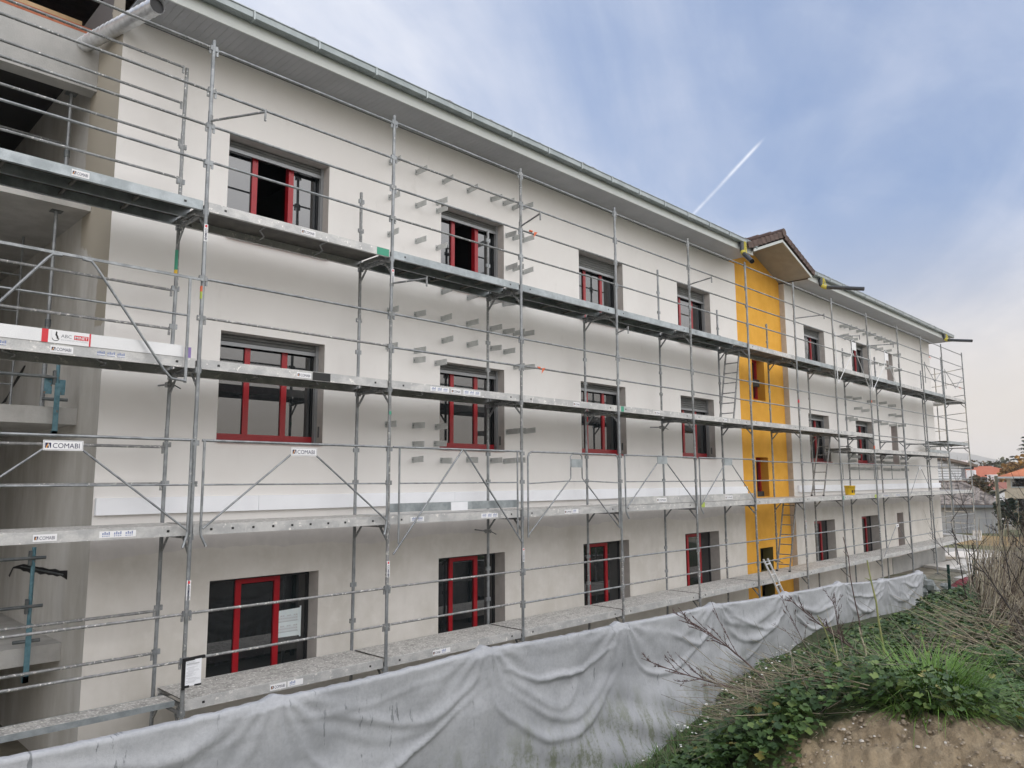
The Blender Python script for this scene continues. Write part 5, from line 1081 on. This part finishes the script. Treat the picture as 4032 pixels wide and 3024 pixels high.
for r_ in range(nr):
    for k in range(19):
        u0 = -.3+k*.27+(.135 if r_ % 2 else 0); t0, t1 = r_/nr, (r_+1.12)/nr; z0, z1 = ez+(rz-ez)*t0, ez+(rz-ez)*min(1, t1); v0, v1 = -ov+(hv+ov)*t0, -ov+(hv+ov)*min(1, t1)
        if u0+.27 > LN+.4-1.0*t0: continue
        h_ = .12+random.uniform(-.01, .01); P_ = [ob(u0, v0, z0+.02), ob(u0+.09, v0-.01, z0+h_), ob(u0+.18, v0-.01, z0+h_), ob(u0+.262, v0, z0+.02), ob(u0, v1, z1+.01), ob(u0+.09, v1, z1+.05), ob(u0+.18, v1, z1+.05), ob(u0+.262, v1, z1+.01)]
        c.add(np.array(P_), [(0, 1, 5, 4), (1, 2, 6, 5), (2, 3, 7, 6), (0, 3, 2, 1)], random.choices((0, 1), (3, 1))[0])
c.build('roof_tiles', wt, OB, WL['outbuilding'], kind='stuff')
b = MB(); b.bar(ob(-.3, -ov-.04, ez-.1), ob(LN+.4, -ov-.04, ez-.1), .1, .16, mat('slate_gutter', (.13, .15, .17), .5)); b.build('gutter', OB)
b = MB(); b.path([ob(-.3, hv, rz+.03), ob(LN-.6, hv, rz+.03)], .09, M['tile'], 8); b.build('ridge', OB)
b = MB(); b.box((51.0, 11.9, GZ), (51.35, 12.3, GZ+.55), M['whitep']); b.box((50.98, 11.88, GZ+.55), (51.37, 12.32, GZ+.59), M['lgrey']); b.box((50.99, 12.0, GZ+.2), (51.0, 12.2, GZ+.4), M['lgrey']); b.build('utility_box', None, (51.2, 12.1, GZ), label='small white utility box standing at the foot of the grey wall', category='utility box')
# white boarded gable house
SH = thing('boarded_house', 'white house with horizontal boarding and a low pitched roof behind the outbuilding', 'house', (67, 17.5, GZ))
G0, G1_ = Vector((64.6, 19.6, 0)), Vector((67.3, 16.35, 0)); dr = (G1_-G0).normalized(); bk = Vector((-dr.y, dr.x, 0)); bk = bk if bk.x > 0 else -bk; GL = (G1_-G0).length
wb = mat('white_board', (.72, .73, .75), .7, col2=(.78, .79, .80), scale=1); b = MB()
def zroof(u): return 2.05-1.0*u/GL*1.05
b.face([tuple(G0+Vector((0, 0, GZ))), tuple(G1_+Vector((0, 0, GZ))), tuple(G1_+Vector((0, 0, zroof(GL)))), tuple(G0+Vector((0, 0, zroof(0))))], grw); p = G1_; b.face([tuple(p+Vector((0, 0, GZ))), tuple(p+bk*8+Vector((0, 0, GZ))), tuple(p+bk*8+Vector((0, 0, zroof(GL)))), tuple(p+Vector((0, 0, zroof(GL))))], wb); b.build('wall', SH)
z = -1.2
while z < 1.9:
    um = min(GL-.35, (2.02-z-.18)/1.05*GL)
    if um > .3:
        b = MB(); q0, q1 = G0, G0+dr*um; n = -bk; b.hexa([tuple(q0+n*.06+Vector((0, 0, z))), tuple(q1+n*.06+Vector((0, 0, z))), tuple(q1+Vector((0, 0, z))), tuple(q0+Vector((0, 0, z))), tuple(q0+n*.012+Vector((0, 0, z+.15))), tuple(q1+n*.012+Vector((0, 0, z+.15))), tuple(q1+Vector((0, 0, z+.15))), tuple(q0+Vector((0, 0, z+.15)))], wb); b.build('board', SH)
    z += .2
b = MB(); q0, q1 = G0-dr*.2-bk*.5, G1_+dr*.7-bk*.5; rfm = mat('grey_brown_roof', (.19, .15, .12), .9)
b.hexa([tuple(q0+Vector((0, 0, 2.1))), tuple(q1+Vector((0, 0, .86))), tuple(q1+bk*9+Vector((0, 0, .86))), tuple(q0+bk*9+Vector((0, 0, 2.1))), tuple(q0+Vector((0, 0, 2.3))), tuple(q1+Vector((0, 0, 1.06))), tuple(q1+bk*9+Vector((0, 0, 1.06))), tuple(q0+bk*9+Vector((0, 0, 2.3)))], rfm); b.build('roof', SH)
b = MB(); b.hexa([tuple(G1_-dr*.1-bk*.03+Vector((0, 0, .72))), tuple(G1_+dr*.62-bk*.03+Vector((0, 0, .72))), tuple(G1_+dr*.62+bk*.5+Vector((0, 0, .72))), tuple(G1_-dr*.1+bk*.5+Vector((0, 0, .72))), tuple(G1_-dr*.1-bk*.03+Vector((0, 0, .9))), tuple(G1_+dr*.62-bk*.03+Vector((0, 0, .86))), tuple(G1_+dr*.62+bk*.5+Vector((0, 0, .86))), tuple(G1_-dr*.1+bk*.5+Vector((0, 0, .9)))], M['dark']); b.build('eaves_end', SH)
# houses with red roofs
rr_ = mat('red_roof_tiles', (.42, .115, .06), .85, col2=(.48, .15, .08), scale=2, stretch=(1, 1, 6)); cw = mat('cream_wall', (.62, .53, .40), .9, col2=(.66, .58, .45), scale=1); gw = mat('grey_wall', (.40, .40, .40), .9); dw = mat('dark_slate', (.05, .055, .065), .8)
def house(lab, c0, ax, w_, d_, zb, ze, zr_, hip, wallm, roofm, wins=(), cat_='house', ov=.6, chim=True):
    t = thing('house', lab, cat_, (c0[0], c0[1], zb)); c0 = Vector((c0[0], c0[1], 0)); e = Vector((math.cos(R(ax)), math.sin(R(ax)), 0)); f = Vector((-e.y, e.x, 0))
    def P(u, v, z): q = c0+e*u+f*v; return (q.x, q.y, z)
    b = MB(); b.hexa([P(0, 0, zb), P(w_, 0, zb), P(w_, d_, zb), P(0, d_, zb), P(0, 0, ze), P(w_, 0, ze), P(w_, d_, ze), P(0, d_, ze)], wallm); b.build('wall', t)
    b = MB(); a0, a1, b0, b1 = -ov, w_+ov, -ov, d_+ov; m_ = d_/2; r0, r1 = a0+hip, a1-hip; zo = ze-.12
    b.face([P(a0, b0, zo), P(a1, b0, zo), P(r1, m_, zr_), P(r0, m_, zr_)], roofm); b.face([P(a1, b1, zo), P(a0, b1, zo), P(r0, m_, zr_), P(r1, m_, zr_)], roofm); b.face([P(a1, b0, zo), P(a1, b1, zo), P(r1, m_, zr_)], roofm); b.face([P(a0, b1, zo), P(a0, b0, zo), P(r0, m_, zr_)], roofm)
    b.face([P(a0, b0, zo-.01), P(a0, b1, zo-.01), P(a1, b1, zo-.01), P(a1, b0, zo-.01)], wallm); rf_ = b.build('roof', t)
    b = MB(); ring = [P(a0, b0, zo), P(a1, b0, zo), P(a1, b1, zo), P(a0, b1, zo)]
    for i in range(4): b.bar(ring[i], ring[(i+1) % 4], .12, .14, M['fascia'])
    b.build('gutter', t)
    if chim: b = MB(); q = P(w_*.3, m_+.4, 0); b.box((q[0]-.35, q[1]-.35, zr_-.6), (q[0]+.35, q[1]+.35, zr_+.7), M['whitep']); b.build('chimney', rf_)
    for side, u, z0, ww, hh in wins:
        o_ = (lambda s_, z_, k_: P(s_, -k_, z_)) if side == 0 else ((lambda s_, z_, k_: P(-k_, s_, z_)))
        b = MB(); b.hexa([o_(u, z0, .0), o_(u+ww, z0, .0), o_(u+ww, z0, .04), o_(u, z0, .04), o_(u, z0+hh, .0), o_(u+ww, z0+hh, .0), o_(u+ww, z0+hh, .04), o_(u, z0+hh, .04)], M['fascia']); wn = b.build('window', t)
        b = MB(); b.face([o_(u+.1, z0+.1, .05), o_(u+ww-.1, z0+.1, .05), o_(u+ww-.1, z0+hh-.1, .05), o_(u+.1, z0+hh-.1, .05)], M['glass']); b.build('pane', wn)
    return t, P
house('large house with broad bright red tiled hip roof behind the boarded house', (97.0, 24.6), -62, 7.5, 9.5, GZ, .15, 1.45, 3.2, gw, rr_, ((0, 5.8, -1.6, 1.1, 1.2), (0, 1.2, -1.6, 1.2, 1.2), (0, 3.5, -1.6, 1.2, 1.2)))
house('small house with a nearly black roof in front of the red roofed house', (81.5, 19.4), -66, 2.6, 7, GZ, -.65, .12, 1.2, cw, dw, ((0, .8, -2, .9, 1.0),))
house('low reddish roofed annexe beside the black roofed house', (78.5, 17.2), -70, 2.0, 5, GZ, -1.0, -.35, .7, gw, mat('faded_red_roof', (.30, .12, .09), .9), ((0, .5, -2.2, .8, .9),))
# the cream house at the right edge, its balcony and posts
t, P = house('cream house with balcony, white posts and orange tiled roof at the picture\'s right edge', (70.4, 14.3), -100, 9, 9, GZ, .18, 2.0, 3.8, cw, mat('orange_roof_tiles', (.46, .15, .07), .85, col2=(.52, .19, .09), scale=2), ((0, .3, -.75, 1.1, .85), (0, 1.6, -.75, 1.2, .85), (0, 3.3, -.75, 1.2, .85), (0, .6, -2.9, 1.0, 1.6), (0, 2.3, -2.9, 1.3, 1.6)))
b = MB(); b.hexa([P(-.1, -1.3, -1.55), P(6, -1.3, -1.55), P(6, 0, -1.55), P(-.1, 0, -1.55), P(-.1, -1.3, -.82), P(6, -1.3, -.82), P(6, 0, -.82), P(-.1, 0, -.82)], cw); b.build('balcony', t)
for u in (.5, 2.0, 3.9): b = MB(); q = P(u, -1.2, 0); b.box((q[0]-.14, q[1]-.14, GZ), (q[0]+.14, q[1]+.14, -1.55), M['whitep']); b.build('balcony_post', t)
b = MB(); q = P(-1.2, -1.0, 0); b.prism([(68.3, 15.5, GZ), (68.9, 14.2, GZ), (68.9, 14.2, -1.05), (68.3, 15.5, -1.75)], (5, .6, 0), M['whitep']); b.prism([(68.15, 15.8, -1.8), (68.95, 14.1, -.95), (68.95, 14.1, -.83), (68.15, 15.8, -1.68)], (5.3, .6, 0), M['dark']); b.build('garage', None, (68.5, 15, GZ), label='white lean-to garage with a dark sloping roof left of the cream house', category='garage')
# parked cars in front of the cream house
def car(lab, c0, ax, m_):
    t = thing('parked_car', lab, 'car', (c0[0], c0[1], GZ), 'cars parked by the cream house'); c0 = Vector((c0[0], c0[1], GZ+.0)); e = Vector((math.cos(R(ax)), math.sin(R(ax)), 0)); f = Vector((-e.y, e.x, 0))
    pr = [(0, .3), (.05, .75), (.7, .92), (1.35, 1.42), (2.9, 1.45), (3.6, .95), (4.1, .88), (4.2, .35)]; gl = [(.85, .95), (1.42, 1.36), (2.84, 1.39), (3.42, .97)]
    def Q_(u, v, z): q = c0+e*u+f*v; return (q.x, q.y, q.z+z)
    b = MB(); b.prism([Q_(u, -.85, z) for u, z in pr], tuple(f*1.7), m_); b.build('body', t)
    for v in (-.86, .86): b = MB(); b.face([Q_(u, v, z) for u, z in gl], M['glass']); b.build('side_window', t)
    for u in (.8, 3.35):
        for v in (-.8, .8): b = MB(); b.tube(Q_(u, v-.1, .31), Q_(u, v+.1, .31), .31, M['tyre'], 14); wh = b.build('wheel', t); b = MB(); s = -1 if v < 0 else 1; b.tube(Q_(u, v+s*.1, .31), Q_(u, v+s*.115, .31), .19, M['alubare'], 12); b.build('rim', wh)
car('white car parked left of the cream house', (64.2, 12.4), -80, M['hull'])
car('green car parked at the right edge before the cream house', (67.5, 10.9), -75, mat('green_car_paint', (.10, .42, .16), .3))
PL = thing('utility_post', 'tall weathered wooden post standing by the outbuilding\'s right end', 'post', (48.6, 10.35, GZ)); b = MB(); b.tube((48.6, 10.35, GZ), (48.6, 10.35, .12), .10, mat('grey_green_wood', (.10, .105, .085), .9, col2=(.15, .15, .12), scale=6), 10, r2=.085); b.build('pole', PL); b = MB(); b.tube((48.6, 10.35, .12), (48.6, 10.35, .15), .10, M['zinc'], 10); b.build('cap', PL)
# trees and bushes
TM = [lm('far_leaf', (.05, .06, .028), (.09, .09, .045)), lm('autumn_leaf', (.34, .20, .05), (.28, .17, .06)), lm('conifer_needle', (.02, .04, .028), (.035, .058, .038)), lm('brown_leaf', (.16, .10, .05), (.13, .10, .05)), mat('bark', (.07, .055, .045), .9)]
def tree(lab, base, H, rx, k, n=1500, leaf=.16, kind='round', trunk=.3, name='tree', group='trees behind the houses'):
    x0, y0, z0 = base; t = thing(name, lab, 'tree' if name == 'tree' else 'bush', base, group); rd = np.random.default_rng(int(x0*7+y0)); c = NB_()
    if kind == 'round':
        cl = [(rd.uniform(-.6, .6)*rx, rd.uniform(-.6, .6)*rx, H*rd.uniform(.38, .85), rx*rd.uniform(.28, .5)) for _ in range(13)]
        for _ in range(n):
            q = cl[rd.integers(len(cl))]; d = rd.normal(size=3); d /= np.linalg.norm(d); p = np.array(q[:3])+d*q[3]*rd.uniform(.6, 1.05)
            if p[2] < .1: continue
            c.add((LEAF*leaf*rd.uniform(.6, 1.3))@orient(rd.uniform(0, 6), rd.uniform(-1, 1), rd.uniform(-1, 1)).T+np.array([x0, y0, z0])+p, LF, int(rd.random() < .2))
    else:
        L_ = int(H*2.0)
        for i in range(L_):
            f = i/L_; z = H*(.12+.88*f); rr = rx*(1-f)**.8+.05; nb_ = rd.integers(5, 8)
            for _ in range(nb_):
                a = rd.uniform(0, 6.28); ll = rr*rd.uniform(.6, 1.1)
                for s in np.linspace(.15, 1, max(3, int(ll*5))):
                    p = np.array([x0+ll*s*math.cos(a), y0+ll*s*math.sin(a), z0+z-.35*ll*s+.25*ll*s*s]); c.add((LEAF*np.array([1.5, .8, 1])*leaf*rd.uniform(.6, 1.2))@orient(a+rd.uniform(-.6, .6), rd.uniform(-.1, .6), rd.uniform(-.5, .5)).T+p, LF, 0)
    c.build('crown', [TM[k], TM[(0, 3, 2, 0)[k]]], t, base)
    if trunk:
        b = MB(); b.path([(x0, y0, z0), (x0+.1, y0, z0+H*.4), (x0, y0+.1, z0+H*.8)], [trunk*.5, trunk*.38, trunk*.12], TM[4], 8)
        if kind == 'round':
            for _ in range(6): a = rd.uniform(0, 6.28); h_ = H*rd.uniform(.25, .5); b.path([(x0, y0, z0+h_), (x0+rx*.6*math.cos(a), y0+rx*.6*math.sin(a), z0+h_+H*.3)], [trunk*.2, trunk*.06], TM[4], 6)
        b.build('trunk', t)
tree('tall dark conifer with drooping boughs at the right edge of the skyline', (118, 21.2, GZ), 9.4, 2.9, 2, leaf=.30, kind='fir')
tree('slender dark conifer left of the tall one on the skyline', (147, 28.6, GZ), 7.6, 1.6, 2, leaf=.26, kind='fir', trunk=.25)
tree('round dark tree rising above the red roof', (152, 33.0, GZ), 6.6, 3.4, 0, 1500, .34)
tree('orange autumn tree between the conifers and the cream house roof', (95, 18.0, GZ), 5.6, 2.2, 1, 1500, .22)
tree('broad grey brown treetop right of the red roof', (125, 24.6, GZ), 5.6, 3.4, 3, 1500, .32)
tree('low treetop peeping over the red roof ridge', (150, 31.3, GZ), 5.1, 2.2, 3, 900, .3)
tree('pale brown treetop left of the round dark tree', (160, 37.0, GZ), 6.2, 4.2, 3, 1500, .32)
tree('brown and green bush beside the boarded house', (66.5, 15.4, GZ), 4.3, 1.15, 3, 1700, .10, name='bush', trunk=.12, group='bushes between the houses')
tree('dark green bush in front of the black roofed house', (76, 17.0, GZ), 3.4, 1.6, 0, 1500, .12, name='bush', trunk=.12, group='bushes between the houses')
tree('dark evergreen bush beside the wooden post', (50.5, 10.4, GZ), 2.6, .75, 2, 1300, .085, name='bush', trunk=.1, group='bushes between the houses')
tree('bushy hedge plant in front of the parked cars', (56.0, 10.1, GZ), 1.5, 1.2, 0, 1300, .08, name='bush', trunk=.1, group='bushes between the houses')
# far hill
b = MB(); hm = mat('hill_forest', (.05, .065, .04), .95, col2=(.08, .09, .05), scale=.01); pr = [(1200, 20), (900, 62), (690, 84), (617, 79), (588, 74), (529, 59), (478, 46), (420, 34), (300, 20), (120, 12), (-100, 6), (-290, 4)]
vs_ = []
for k in range(len(pr)-1):
    for s in range(6):
        t_ = s/6; y = pr[k][0]+(pr[k+1][0]-pr[k][0])*t_; h_ = pr[k][1]+(pr[k+1][1]-pr[k][1])*t_+mnoise.noise(Vector((y*.02, 0, 0)))*2
        for q in range(6): f = q/5; vs_.append((2050+420*f+40*mnoise.noise(Vector((y*.01, f*3, 0))), y, GZ-2+(h_+2)*(1-(1-f)**1.7)))
n = len(vs_)//6; b.mesh(vs_, [(i*6+q, i*6+q+1, i*6+q+7, i*6+q+6) for i in range(n-1) for q in range(5)], hm, True); b.build('hill', kind='structure')
# far houses and woods at the hill foot read as one mass
c = NB_()
for _ in range(1800):
    y = random.uniform(20, 130); x = random.uniform(230, 420); s = random.uniform(.6, 1.4); h_ = random.uniform(.5, 6)*(.6+.4*mnoise.noise(Vector((y*.12, x*.02, 0))))
    c.add((LEAF*s)@orient(random.uniform(0, 6), random.uniform(-1, 1), random.uniform(-1, 1)).T+np.array([x, y, GZ+max(.2, h_)]), LF, random.choices((0, 1, 2), (5, 1, 3))[0])
c.build('far_wood', [TM[0], TM[3], TM[2]], kind='stuff')
# ================================================================== air
hm = bpy.data.materials.new('haze_air'); hm.use_nodes = True; t = hm.node_tree; t.nodes.clear(); ho = t.nodes.new('ShaderNodeOutputMaterial'); pv = t.nodes.new('ShaderNodeVolumePrincipled'); t.links.new(pv.outputs[0], ho.inputs['Volume'])
pv.inputs['Color'].default_value = (.86, .90, .97, 1); pv.inputs['Density'].default_value = .00048; pv.inputs['Anisotropy'].default_value = .2
b = MB(); b.box((-62, -302, GZ-1.2), (2702, 1702, 98), hm); b.build('haze', kind='stuff')
